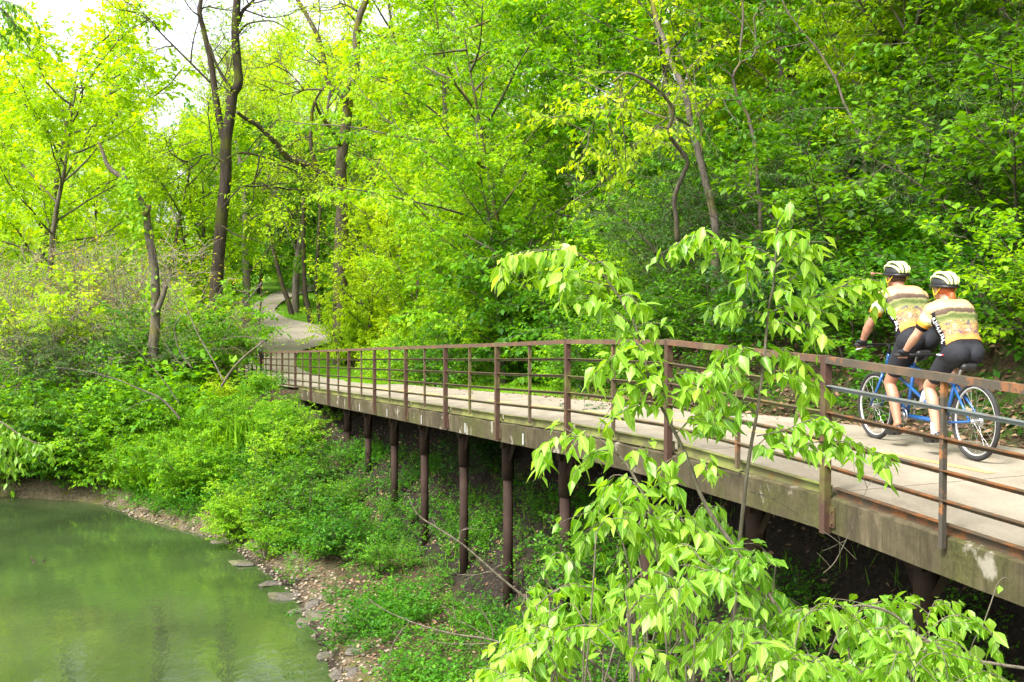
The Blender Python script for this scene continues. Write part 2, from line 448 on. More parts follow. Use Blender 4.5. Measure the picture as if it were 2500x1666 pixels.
def catmull(pts, n=6):
    out = []
    for i in range(len(pts) - 1):
        p0, p1, p2, p3 = pts[max(i - 1, 0)], pts[i], pts[i + 1], pts[min(i + 2, len(pts) - 1)]
        for j in range(n):
            f = j / n
            out.append(tuple(.5 * (2 * b + (c - a) * f + (2 * a - 5 * b + 4 * c - d) * f * f + (3 * b - a - 3 * c + d) * f ** 3) for a, b, c, d in zip(p0, p1, p2, p3)))
    out.append(tuple(pts[-1])); return out
PATHC = catmull(pts)
mb = MB(); vs = []; fs = []
for i, (x, y, hw) in enumerate(PATHC):
    a, b = PATHC[max(i - 1, 0)], PATHC[min(i + 1, len(PATHC) - 1)]
    dv = Vector((b[0] - a[0], b[1] - a[1], 0)).normalized(); h = Vector((dv.y, -dv.x, 0))
    for q in (-1, -.33, .33, 1):
        p = Vector((x, y, 0)) + h * hw * q
        vs.append((p.x, p.y, cap_at(p.y) + (.03 if p.y < 40 else .08)))
    if i:
        for q in range(3): fs.append((4 * i - 4 + q, 4 * i - 3 + q, 4 * i + 1 + q, 4 * i + q))
mb.add(vs, fs); tag(mb.obj('path', PATHM), kind='structure')
def on_path(x, y, extra=.35):
    pc = np.array(PATHC); x = np.asarray(x); y = np.asarray(y)
    r = np.zeros(x.shape, bool)
    for px, py, hw in pc: r |= np.hypot(x - px, y - py) < hw + extra
    return r

# ================================================================== boardwalk
KS = [float(k) for k in np.arange(-4, 10.01, .5)]
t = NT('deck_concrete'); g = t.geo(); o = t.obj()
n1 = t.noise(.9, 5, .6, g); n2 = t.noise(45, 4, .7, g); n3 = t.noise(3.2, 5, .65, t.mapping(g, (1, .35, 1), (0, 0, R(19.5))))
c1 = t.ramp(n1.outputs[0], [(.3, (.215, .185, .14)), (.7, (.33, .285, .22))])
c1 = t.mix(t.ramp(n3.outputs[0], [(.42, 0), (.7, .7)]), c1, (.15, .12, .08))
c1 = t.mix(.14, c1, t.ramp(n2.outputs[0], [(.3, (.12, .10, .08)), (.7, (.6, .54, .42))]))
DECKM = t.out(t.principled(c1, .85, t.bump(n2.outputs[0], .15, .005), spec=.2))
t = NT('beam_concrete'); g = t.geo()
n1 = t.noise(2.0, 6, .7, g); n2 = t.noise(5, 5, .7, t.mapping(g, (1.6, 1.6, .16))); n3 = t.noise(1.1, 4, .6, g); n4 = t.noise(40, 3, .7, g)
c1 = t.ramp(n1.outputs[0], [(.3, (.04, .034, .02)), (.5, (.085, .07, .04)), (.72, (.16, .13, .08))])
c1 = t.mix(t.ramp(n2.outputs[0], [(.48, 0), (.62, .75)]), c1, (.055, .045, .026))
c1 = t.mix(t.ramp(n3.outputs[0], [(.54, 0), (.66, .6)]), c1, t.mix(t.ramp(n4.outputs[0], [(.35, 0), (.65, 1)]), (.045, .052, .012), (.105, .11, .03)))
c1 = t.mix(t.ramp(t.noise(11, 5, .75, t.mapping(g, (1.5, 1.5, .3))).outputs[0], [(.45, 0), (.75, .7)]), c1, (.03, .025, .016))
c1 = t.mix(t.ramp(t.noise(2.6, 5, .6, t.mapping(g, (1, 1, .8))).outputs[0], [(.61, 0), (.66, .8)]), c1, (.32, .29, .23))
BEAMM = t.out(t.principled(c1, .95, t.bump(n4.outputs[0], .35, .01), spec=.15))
YEL = flat_mat('centre_line', (.62, .40, .12), .8, var=.3, scale=9)
bridge = empty('boardwalk', bw(0, 1.45, edge_z(0)))
tag(bridge, 'raised concrete boardwalk on brown steel columns, curving along the wooded slope above the river', 'boardwalk')
inv = Matrix.Translation(-bridge.location)
def part(mb, name, mat, root, smooth=False, parent=None):
    """a mesh written in world coordinates as a child of root (an Empty without rotation)"""
    L = root.location
    mb.v = [(p[0] - L.x, p[1] - L.y, p[2] - L.z) for p in mb.v]
    o = mb.obj(name, mat, parent or root, smooth)
    return o
# deck slabs, each bay parted by a fine joint
mb = MB()
for k0 in range(-4, 10):
    for h in (0,):
        a, b = k0 + .004, k0 + 1 - .004
        vs, fs = [], []
        kk = np.linspace(a, b, 5)
        for k in kk:
            for s in (.16, 2.93):
                z = deck_z(k, s); vs += [bw(k, s, z), bw(k, s, z - .12)]
        for j in range(4):
            q = j * 4
            fs += [(q, q + 4, q + 6, q + 2), (q, q + 1, q + 5, q + 4), (q + 2, q + 6, q + 7, q + 3), (q + 1, q + 3, q + 7, q + 5)]
        fs += [(0, 2, 3, 1), (16, 17, 19, 18)]
        mb.add(vs, fs)
part(mb, 'deck', DECKM, bridge)
mb = MB(); kk = np.linspace(-4, 10, 29)
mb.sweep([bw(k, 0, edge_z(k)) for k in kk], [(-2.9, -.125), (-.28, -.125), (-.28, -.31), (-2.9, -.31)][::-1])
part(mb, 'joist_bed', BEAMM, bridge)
mb = MB()      # the outer edge beam: its own broken concrete edge
rs = random.Random(4); path = [bw(k, .155, edge_z(k)) for k in np.linspace(-4, 10, 141)]
prof = [(.12, -.285), (.125, -.04), (.09, -.026), (-.004, -.022), (-.12, -.022), (-.12, -.30)]
vs, fs = [], []; n = len(prof)
for i, p in enumerate(path):
    for j, (a_, b_) in enumerate(prof):
        jit = rs.uniform(-.010, .010) if j in (1, 2) else rs.uniform(-.003, .003)
        vs.append(p + Vector((-NX, -NY, 0)) * (a_ + jit) + Vector((0, 0, b_ + jit)))
for i in range(len(path) - 1):
    for j in range(n):
        q = (j + 1) % n; fs.append((i * n + j, (i + 1) * n + j, (i + 1) * n + q, i * n + q))
fs += [tuple(range(n)), tuple(range((len(path) - 1) * n, len(path) * n))[::-1]]
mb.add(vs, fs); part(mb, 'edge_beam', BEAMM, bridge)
# yellow centre line: worn dashes
mb = MB(); rs = random.Random(2)
for k in np.arange(-3.6, 10, .92):
    a, b = k, k + .55
    vs, fs = [], []
    for j, kk in enumerate(np.linspace(a, b, 8)):
        for s in (1.64, 1.73):
            s2 = s + rs.uniform(-.012, .012); vs.append(bw(kk, s2, deck_z(kk, s2) + .004))
        if j: fs.append((2 * j - 2, 2 * j, 2 * j + 1, 2 * j - 1))
    mb = MB(); mb.add(vs, fs); part(mb, 'centre_line_dash', YEL, bridge)
# white weep-hole streaks / painted squares on the beam
WH = flat_mat('chalk_white', (.36, .36, .33), .9, var=.2, scale=25)
for k in (2.62, 3.62, 4.62, 5.62, 6.62):
    mb = MB(); q = bw(k, .155, edge_z(k)) + Vector((-NX, -NY, 0)) * .131
    ht = .14; mb.box(q + Vector((0, 0, -.19)), (.004, .045, ht), Matrix.Rotation(math.atan2(-DX, DY), 4, 'Z'))
    part(mb, 'drain_plate', WH, bridge)
# columns
COLM = flat_mat('column_steel', (.036, .022, .016), .8, .0, .3, 5, .15)
for k in (-1.1, -.2, .71, 1.59, 2.52, 3.40, 4.27, 5.25, 6.18, 7.16, 8.07, 8.98):
    for s, lead in ((.5, True),):
        q = bw(k, s, 0); zt = edge_z(k) - .31; zb = gz(q.x, q.y) - .4
        mb = MB(); q2 = lambda z: Vector((q.x, q.y, z))
        mb.tube([q2(zb), q2(zt - .42)], .071, 20)
        o = part(mb, 'column', COLM, bridge, True)
        mb = MB(); mb.tube([q2(zt - .60), q2(zt - .005)], .089, 20)
        o2 = part(mb, 'sleeve', COLM, bridge, True); o2.parent = o
        mb = MB(); hd = Vector((NX, NY, 0)); up = Vector((0, 0, 1))
        al = Vector((DX, DY, 0))
        for sg in (-1, 1):
            a_ = q2(zt - .32) - hd * .09 * 0 + al * .09 * sg
            mb.tube([a_, q2(zt - .01) + al * .3 * sg], .035, 4)
        mb.box(q2(zt - .0) + hd * 1.1 - up * .08, (2.4, .14, .14), Matrix.Rotation(math.atan2(NY, NX), 4, 'Z'))
        o2 = part(mb, 'bracket', COLM, bridge); o2.parent = o

# ================================================================== railing
def paint(name, base, rust, mosscol, amt, mossamt, scale=5, metal=.0, rough=.6):
    t = NT(name); g = t.geo()
    n1 = t.noise(scale, 6, .7, g); n2 = t.noise(2.3, 4, .6, g); n3 = t.noise(45, 4, .7, g)
    c = t.mix(t.ramp(n3.outputs[0], [(.3, 0), (.75, .5)]), base, [x * .5 for x in base])
    c = t.mix(t.ramp(n1.outputs[0], [(.62 - amt * .3, 0), (.70 - amt * .3, .9)]), c, t.mix(n3.outputs[0], [x * .45 for x in rust], [min(1, x * 1.6) for x in rust]))
    c = t.mix(t.ramp(n2.outputs[0], [(.62 - mossamt * .3, 0), (.78 - mossamt * .3, .85)]), c, mosscol)
    return t.out(t.principled(c, rough, t.bump(n3.outputs[0], .25, .004), metal, .3))
POSTM = paint('post_paint', (.082, .044, .031), (.14, .065, .033), (.13, .13, .03), .15, .25)
RAILM = paint('rail_paint', (.115, .085, .05), (.22, .10, .04), (.15, .15, .04), .2, .45)
TOPM = paint('top_rail_paint', (.125, .075, .05), (.17, .08, .042), (.16, .13, .06), .35, .2)
RUSTM = paint('rusty_steel', (.10, .060, .034), (.20, .075, .024), (.075, .065, .045), .45, .3, 5)
GALV = paint('bare_steel', (.26, .28, .285), (.24, .11, .05), (.10, .085, .06), .12, .12, 7, .4, .45)
DARKM = paint('dark_steel', (.075, .066, .05), (.3, .12, .04), (.11, .10, .05), .28, .3, 7)
KICKM = paint('kick_plate', (.13, .125, .05), (.16, .09, .03), (.20, .22, .06), .25, .6, 6)
rail = empty('railing', bw(0, 0, edge_z(0)))
tag(rail, 'long brown steel railing with square posts and thin horizontal bars along the boardwalk edge', 'railing')
ROT = Matrix.Rotation(math.atan2(DY, DX), 4, 'Z')
mids = [.215, .405, .60, .795]
def strip(k0, k1, prof, off, s, n=None):
    n = n or max(2, int((k1 - k0) * 4) + 1)
    mb = MB(); mb.sweep([bw(k, s, rail_z(k) - off) for k in np.linspace(k0, k1, n)], prof); return mb
rs = random.Random(8)
for k in range(-2, 17):
    top = rail_z(k); q = bw(k, 0, 0)
    mb = MB(); ht = 1.30 if k < 10 else 1.25
    mb.box((q.x, q.y, top - ht / 2 + .004), (.062, .062, ht), ROT)
    o = part(mb, 'post', POSTM, rail)
    bv = o.modifiers.new('b', 'BEVEL'); bv.width = .004; bv.segments = 2
    # the thinner baluster half way along each bay
    km = k + .5; q = bw(km, .004, 0); top = rail_z(km) - .03
    mb = MB(); bt = .985 if k >= 0 else 1.07
    mb.box((q.x, q.y, top - bt / 2), (.034, .034, bt), ROT)
    part(mb, 'baluster', DARKM if k < 0 else RAILM, rail)
    a, b = k + .0128, k + 1 - .0128
    near = k < 0
    mb = strip(a, b, [(-.03, -.05), (.03, -.05), (.03, 0), (-.03, 0)], .002, 0)
    part(mb, 'top_rail', paint('dark_top_rail', (.085, .07, .052), (.22, .095, .04), (.14, .09, .055), .25, .3) if (near and 'dark_top_rail' not in bpy.data.materials) else (bpy.data.materials['dark_top_rail'] if near else TOPM), rail)
    for i, m in enumerate(mids):
        mt = (GALV if i == 0 else RUSTM) if near else RAILM
        sag = rs.uniform(-.006, .006)
        # angle iron: a flat leg on top and a leg hanging behind it
        mb = strip(a, b, [(.020, -.006), (.020, 0), (-.022, 0), (-.022, -.034), (-.016, -.034), (-.016, -.006)], m + sag, 0.0)
        part(mb, 'rail', mt, rail)
    # kick channel at the foot, open side out
    o_, i_ = .03, -.012
    prof = [(o_, -.10), (o_, -.092), (i_ + .006, -.092), (i_ + .006, -.008), (o_, -.008), (o_, 0), (i_, 0), (i_, -.10)]
    mb = strip(a, b, prof, .955, .10 if False else .075)
    part(mb, 'kick_channel', RUSTM if near else KICKM, rail)
    # bolted plate that holds the post to the edge beam
    if k < 10:
        mb = MB(); c = bw(k, .022, edge_z(k) - .17); mb.box(c, (.17, .012, .15), ROT)
        for dx in (-.062, .062):
            for dz in (-.045, .045):
                b0 = c + Vector((DX * dx, DY * dx, dz)); mb.tube([b0, b0 - Vector((NX, NY, 0)) * .017], .010, 6)
        part(mb, 'base_plate', POSTM, rail)
# ================================================================== plants: stems grow limbs, limbs grow twigs, twigs carry leaves
class Leaves:
    def __init__(s): s.p, s.d, s.u, s.l, s.v = [], [], [], [], []
    def add(s, p, d, u, l, v=None):
        s.p.append(p); s.d.append(d); s.u.append(u); s.l.append(l); s.v.append(random.random() if v is None else v)
    def mesh(s, name, mat, wr, seed, detail=0):
        rs = np.random.RandomState(seed)
        return leaf_mesh(name, mat, np.array(s.p), np.array(s.d), np.array(s.u), np.array(s.l), wr, rs, detail, np.array(s.v))

def along(path, f):
    x = f * (len(path) - 1); i = min(int(x), len(path) - 2); q = x - i
    return path[i].lerp(path[i + 1], q), (path[i + 1] - path[i]).normalized()
def rvec(g): return Vector((g.gauss(0, 1), g.gauss(0, 1), g.gauss(0, 1)))
def wander(g, p, d, length, seg, up, wob_):
    path = [p.copy()]; d = d.normalized(); st = length / seg
    for i in range(seg):
        d = (d + Vector((0, 0, up)) + rvec(g) * wob_).normalized()
        p = p + d * st; path.append(p.copy())
    return path
def put_leaves(g, lv, path, n, L, a=.45, b=.75, c=.45, tone=None):
    for i in range(n):
        f = (i + .6 + g.uniform(-.3, .3)) / n
        p, t = along(path, min(f, .999))
        sd = Vector((-t.y, t.x, 0))
        sd = sd.normalized() if sd.length > .05 else Vector((1, 0, 0))
        if i % 2: sd = -sd
        d = t * a + sd * b * g.uniform(.6, 1.3) + Vector((0, 0, -c * g.uniform(.35, 1.5))) + rvec(g) * .25
        u = Vector((0, 0, 1)) + rvec(g) * .35
        lv.add(p + rvec(g) * L * .15, d, u, L * g.uniform(.45, 1.25), None if tone is None else min(1, max(0, tone + g.gauss(0, .18))))
def grow(g, wood, lv, path, rad, levels, leaf, i=0, tone=.5):
    lev = levels[i]; last = i == len(levels) - 1
    n = lev['n']; n = max(1, int(n * g.uniform(.8, 1.2)))
    ga = g.uniform(0, 6.28)
    for j in range(n):
        f = lev.get('f0', .2) + (lev.get('f1', 1) - lev.get('f0', .2)) * (j + g.random()) / n
        p, t = along(path, min(f, .999))
        ang = R(lev.get('ang', 55)) * g.uniform(.75, 1.25)
        ga += 2.4 + g.uniform(-.4, .4)
        x = t.orthogonal().normalized(); y = t.cross(x)
        if lev.get('flat'):
            h = Vector((-t.y, t.x, 0)); h = h.normalized() if h.length > .05 else x
            pr = (h * (1 if j % 2 else -1) + Vector((0, 0, g.gauss(0, .35)))).normalized()
        else: pr = x * math.cos(ga) + y * math.sin(ga)
        if 'lean' in lev: pr = (pr + lev['lean']).normalized()
        d = t * math.cos(ang) + pr * math.sin(ang)
        ln = lev['len'] * g.uniform(.7, 1.25)
        if 'prof' in lev: ln *= lev['prof'](f)
        else: ln *= 1.15 - .55 * f
        ch = wander(g, p, d, ln, lev.get('seg', 4), lev.get('up', .05), lev.get('wob', .12))
        r0 = lev.get('r', .01); m = len(ch) - 1
        wood.tube(ch, [r0 * (1 - .75 * q / m) for q in range(m + 1)], lev.get('sides', 3), caps=False)
        tn = min(1, max(0, tone + g.gauss(0, .13)))
        if last: put_leaves(g, lv, ch, leaf['n'], leaf['L'], leaf.get('a', .45), leaf.get('b', .75), leaf.get('c', .45), tn)
        else: grow(g, wood, lv, ch, r0, levels, leaf, i + 1, tn)

PROTO = {}
def proto(key, seed, stems, levels, leaf, lmat, bmat, extra=None):
    random.seed(seed); g = random.Random(seed); wood, lv = MB(), Leaves()
    for path, rad in stems(g):
        wood.tube(path, rad, 8, caps=False, rough=.07, rng=g)
        grow(g, wood, lv, path, rad, levels, leaf)
    wm_ = wood.mesh(key + '_wood', M[bmat]); lm = lv.mesh(key + '_leaves', M[lmat], leaf.get('w', .55), seed, leaf.get('detail', 0))
    fm = None
    if extra: fm = extra(g, lv)
    PROTO[key] = (wm_, lm, fm)
    return len(lv.p)

def one_stem(h, r, lean=.1, wob_=.05, seg=9):
    def f(g):
        a = g.uniform(0, 6.28); p = wander(g, Vector((0, 0, -.4)), Vector((lean * math.cos(a), lean * math.sin(a), 1)), h + .4, seg, .06, wob_)
        return [(p, [r * (1.25 if i == 0 else 1 - .85 * i / seg) for i in range(seg + 1)])]
    return f
def many_stems(n, h, r, spread=.5, arch=-.04, seg=7):
    def f(g):
        out = []
        for i in range(n):
            a = 6.28 * i / n + g.uniform(-.4, .4); q = spread * g.uniform(.3, 1.2)
            p = wander(g, Vector((.16 * math.cos(a), .16 * math.sin(a), -.15)), Vector((q * math.cos(a), q * math.sin(a), 1)), h * g.uniform(.65, 1.15), seg, arch, .07)
            out.append((p, [r * (1 - .8 * j / seg) for j in range(seg + 1)]))
        return out
    return f
dome = lambda f: .35 + 1.1 * math.sin(math.pi * min(1, max(0, (f - .12) / .95))) ** .8
taper = lambda f: 1.25 - .95 * f

N = 0
for q, sd in enumerate((11, 12, 13)):      # arching woodland tree with big soft leaves in flat sprays
    N += proto('maple%d' % q, sd, one_stem(8.5, .11, .22, .07), [
        dict(n=26, f0=.08, f1=1, ang=64, len=3.4, prof=dome, up=.02, wob=.10, seg=7, r=.035, sides=5),
        dict(n=11, f0=.15, f1=1, ang=48, len=1.25, up=-.02, wob=.12, seg=4, r=.012, flat=True),
        dict(n=7, f0=.1, f1=1, ang=50, len=.5, up=-.06, wob=.10, seg=3, r=.005, flat=True)],
        dict(n=11, L=.135, w=.54, a=.4, b=.6, c=.5), 'leaf_bright' if q < 2 else 'leaf_mid', 'bark_grey')
for q, sd in enumerate((21, 22)):          # broad-leaved shrub
    N += proto('bush%d' % q, sd, many_stems(9, 1.9, .016, .75, -.02), [
        dict(n=9, f0=.15, f1=1, ang=55, len=.8, up=.03, wob=.12, seg=4, r=.008),
        dict(n=7, f0=.1, f1=1, ang=50, len=.34, up=.0, wob=.1, seg=3, r=.004, flat=True)],
        dict(n=8, L=.105, w=.62, a=.45, b=.75, c=.28), 'leaf_mid', 'twig_dark')
for q, sd in enumerate((31, 32)):          # fine-leaved honeysuckle, arching
    N += proto('fine%d' % q, sd, many_stems(11, 3.6, .02, .55, -.075, 9), [
        dict(n=13, f0=.12, f1=1, ang=50, len=1.15, up=-.05, wob=.1, seg=5, r=.008),
        dict(n=9, f0=.05, f1=1, ang=45, len=.42, up=-.08, wob=.1, seg=3, r=.0035, flat=True)],
        dict(n=11, L=.072, w=.46, a=.5, b=.7, c=.25), 'leaf_dark', 'twig_dark')
def blossoms(g, lv):
    mb = MB()
    for i in range(0, len(lv.p), 16):
        p = lv.p[i]
        if p[2] < 1.4 or math.sin(p[0] * 2.1) + math.sin(p[1] * 2.3 + 1) < .1: continue
        for j in range(6):
            c = Vector(p) + rvec(g) * .045; d = rvec(g).normalized() * .022; e = d.orthogonal().normalized() * .012
            mb.add([c - d, c + e, c + d, c - e], [(0, 1, 2, 3)])
    return mb.mesh('blossom', M['flower'], False)
N += proto('blossom', 33, many_stems(9, 3.2, .02, .55, -.07, 9), [
    dict(n=12, f0=.2, f1=1, ang=50, len=1.1, up=-.05, wob=.1, seg=5, r=.008),
    dict(n=9, f0=.05, f1=1, ang=45, len=.42, up=-.08, wob=.1, seg=3, r=.0035, flat=True)],
    dict(n=10, L=.085, w=.46, a=.5, b=.7, c=.25), 'leaf_mid', 'twig_dark', blossoms)
for q, sd in enumerate((41, 42, 43)):      # bright dense tree of young leaves
    N += proto('lime%d' % q, sd, one_stem(10, .15, .12, .05, 10), [
        dict(n=22, f0=.1, f1=1, ang=58, len=3.0, prof=dome, up=.05, wob=.10, seg=6, r=.04, sides=5),
        dict(n=11, f0=.2, f1=1, ang=48, len=1.2, up=.03, wob=.12, seg=4, r=.013),
        dict(n=7, f0=.1, f1=1, ang=50, len=.5, up=0, wob=.10, seg=2, r=.006)],
        dict(n=10, L=.19, w=.62, a=.5, b=.6, c=.3), 'leaf_yellow' if q else 'leaf_bright', 'bark_grey')
for q, sd in enumerate((45, 46)):          # tall dense woodland tree
    N += proto('tall%d' % q, sd, one_stem(21, .24, .05, .04, 12), [
        dict(n=34, f0=.08, f1=1, ang=60, len=4.6, prof=dome, up=.03, wob=.10, seg=7, r=.06, sides=5),
        dict(n=12, f0=.2, f1=1, ang=48, len=1.9, up=.02, wob=.12, seg=4, r=.018),
        dict(n=8, f0=.1, f1=1, ang=50, len=.75, up=0, wob=.12, seg=2, r=.008)],
        dict(n=8, L=.25, w=.62, a=.5, b=.6, c=.3), 'leaf_lime', 'bark_grey')
for q, sd in enumerate((51, 52)):          # tall open tree just coming into leaf, pale tufts on bare twigs
    N += proto('open%d' % q, sd, one_stem(16, .24, .06, .04, 12), [
        dict(n=22, f0=.2, f1=1, ang=45, len=5.0, prof=taper, up=.05, wob=.12, seg=7, r=.06, sides=5),
        dict(n=10, f0=.25, f1=1, ang=45, len=1.8, up=.03, wob=.16, seg=5, r=.02),
        dict(n=6, f0=.2, f1=1, ang=50, len=.7, up=0, wob=.16, seg=3, r=.010)],
        dict(n=5, L=.2, w=.42, a=.5, b=.8, c=.35), 'leaf_yellow', 'bark_grey')
N += proto('shade0', 61, one_stem(13, .2, .1, .05, 10), [
    dict(n=28, f0=.13, f1=1, ang=65, len=3.8, prof=dome, up=-.02, wob=.10, seg=6, r=.05, sides=5),
    dict(n=11, f0=.2, f1=1, ang=48, len=1.5, up=-.05, wob=.12, seg=4, r=.015),
    dict(n=7, f0=.1, f1=1, ang=50, len=.6, up=-.08, wob=.10, seg=2, r=.006)],
    dict(n=10, L=.23, w=.58, a=.4, b=.6, c=.6), 'leaf_shade', 'bark_dark')
for q, sd in enumerate((71, 72)):          # tangle of bare arching stems with a few leaves
    N += proto('tangle%d' % q, sd, many_stems(16, 4.6, .024, .8, -.07, 10), [
        dict(n=13, f0=.2, f1=1, ang=42, len=1.7, up=-.02, wob=.16, seg=6, r=.014, sides=4),
        dict(n=6, f0=.15, f1=1, ang=45, len=.8, up=-.03, wob=.18, seg=4, r=.009)],
        dict(n=2, L=.12, w=.5, a=.5, b=.8, c=.35), 'leaf_bright' if q else 'leaf_gold', 'twig')
for q, sd in enumerate((81, 82)):          # river-bank thicket, mid leaves in drooping layers
    N += proto('bank%d' % q, sd, many_stems(12, 3.0, .02, .7, -.06, 8), [
        dict(n=11, f0=.1, f1=1, ang=55, len=1.2, up=-.02, wob=.1, seg=5, r=.009),
        dict(n=8, f0=.1, f1=1, ang=50, len=.5, up=-.05, wob=.1, seg=3, r=.004, flat=True)],
        dict(n=11, L=.14, w=.56, a=.45, b=.7, c=.4), 'leaf_mid' if q else 'leaf_bright', 'twig_dark')
N += proto('sprig', 91, many_stems(5, 1.0, .008, .6, -.03, 5), [
    dict(n=7, f0=.1, f1=1, ang=50, len=.42, up=.03, wob=.1, seg=3, r=.004)],
    dict(n=9, L=.10, w=.66, a=.4, b=.75, c=.2), 'leaf_cover', 'twig_dark')
print('leaves in prototypes', N)

MATSWAP = {}
def recolour(key, lmat):
    k2 = key + '|' + lmat
    if k2 not in PROTO:
        w_, l_, f_ = PROTO[key]; l2 = l_.copy(); l2.materials.clear(); l2.materials.append(M[lmat]); PROTO[k2] = (w_, l2, f_)
    return k2
def plant(key, x, y, sc, rz, name, label, cat, group=None, z=None, sink=.05, tilt=(0, 0), lmat=None):
    if lmat: key = recolour(key, lmat)
    w_, l_, f_ = PROTO[key]
    e = empty(name, (x, y, (gz(x, y) if z is None else z) - sink), rz)
    e.rotation_euler = (tilt[0], tilt[1], rz)
    e.scale = (sc, sc, sc) if not hasattr(sc, '__len__') else sc
    wn, ln = ('trunk', 'crown') if 'tree' in name else ('stems', 'foliage')
    link(wn, w_, e); link(ln, l_, e)
    if f_: link('blossom', f_, e)
    tag(e, label, cat, group)
    return e
def merged(key, places, name, mat, kind='stuff', detail=None):
    """many far crowns read as one mass of leaves"""
    w_, l_, f_ = PROTO[key]
    n = len(l_.vertices); co = np.empty(n * 3, np.float32); l_.vertices.foreach_get('co', co); co = co.reshape(-1, 3)
    tr = np.empty(len(l_.polygons) * 3, np.int32); l_.loops.foreach_get('vertex_index', tr); tr = tr.reshape(-1, 3)
    va = np.empty(n, np.float32); l_.attributes['var'].data.foreach_get('value', va)
    Vs, Ts, As = [], [], []
    for i, (x, y, z, sc, rz, dv) in enumerate(places):
        c, s = math.cos(rz), math.sin(rz)
        rot = np.array([[c, -s, 0], [s, c, 0], [0, 0, 1]])
        Vs.append((co * sc) @ rot.T + np.array([x, y, z])); Ts.append(tr + i * n); As.append(np.clip(va + dv, 0, 1))
    me = np_mesh(name, np.concatenate(Vs), np.concatenate(Ts), mat, {'var': np.concatenate(As), 'lu': np.concatenate(As) * 0 + 1})
    return tag(link(name, me), kind=kind)
# ================================================================== hillside on the right of the boardwalk
def hill(key, k, s, sc, rz, name, label, cat, group=None, **kw):
    q = bw(k, s); return plant(key, q.x, q.y, sc, R(rz), name, label, cat, group, **kw)
def at(key, u, y, sc, rz, name, label, cat, group=None, **kw):
    x = (u - CX) / F * y; return plant(key, x, y, sc, R(rz), name, label, cat, group, **kw)
FOOT = 'broad-leaved shrubs along the inner edge of the boardwalk'
foot_row = [  # key, k, s, scale, turn, look
    ('bush0', -2.2, 4.7, 1.1, 10, 'leaf_mid'), ('bush1', -1.3, 4.9, 1.15, 80, 'leaf_bright'), ('bush0', -.5, 4.6, .95, 150, 'leaf_mid'), ('bush1', .25, 4.9, 1.1, 30, 'leaf_mid'),
    ('bush0', 1.0, 4.6, 1.0, 260, 'leaf_bright'), ('bush1', 1.75, 4.8, 1.05, 200, 'leaf_mid'), ('bush0', 2.4, 4.6, .9, 310, 'leaf_mid'), ('bush1', 3.1, 4.8, 1.1, 20, 'leaf_dark'),
    ('bush0', 3.8, 4.7, .95, 100, 'leaf_mid'), ('bush1', 4.5, 4.9, 1.1, 130, 'leaf_mid'), ('bush0', 5.2, 4.7, .9, 220, 'leaf_bright'), ('bush1', 5.9, 4.8, 1.0, 280, 'leaf_mid'),
    ('bush0', 6.6, 5.2, 1.0, 350, 'leaf_mid'), ('bush1', 7.3, 5.6, 1.0, 60, 'leaf_bright')]
where = ['behind the tandem at the right edge of the picture', 'right behind the back wheel of the tandem', 'behind the rear rider, with pale tips', 'between the two riders, behind them',
         'in front of the front rider, bright green', 'behind the slender sapling trunk', 'just left of the upright sapling', 'dark one between the two saplings',
         'behind the stem of the leaning sapling', 'left of the leaning sapling, over the leaf litter', 'bright one behind the middle of the railing', 'where the strip of leaf litter begins',
         'low one beside the end of the leaf litter', 'last before the mown grass']
for (k_, k, s, sc, rz, lm), wh in zip(foot_row, where):
    hill(k_, k, s, sc * .85, rz, 'shrub', 'low broad-leaved shrub ' + wh, 'shrub', FOOT, lmat=lm)
MIDG = 'taller shrubs on the slope above the boardwalk'
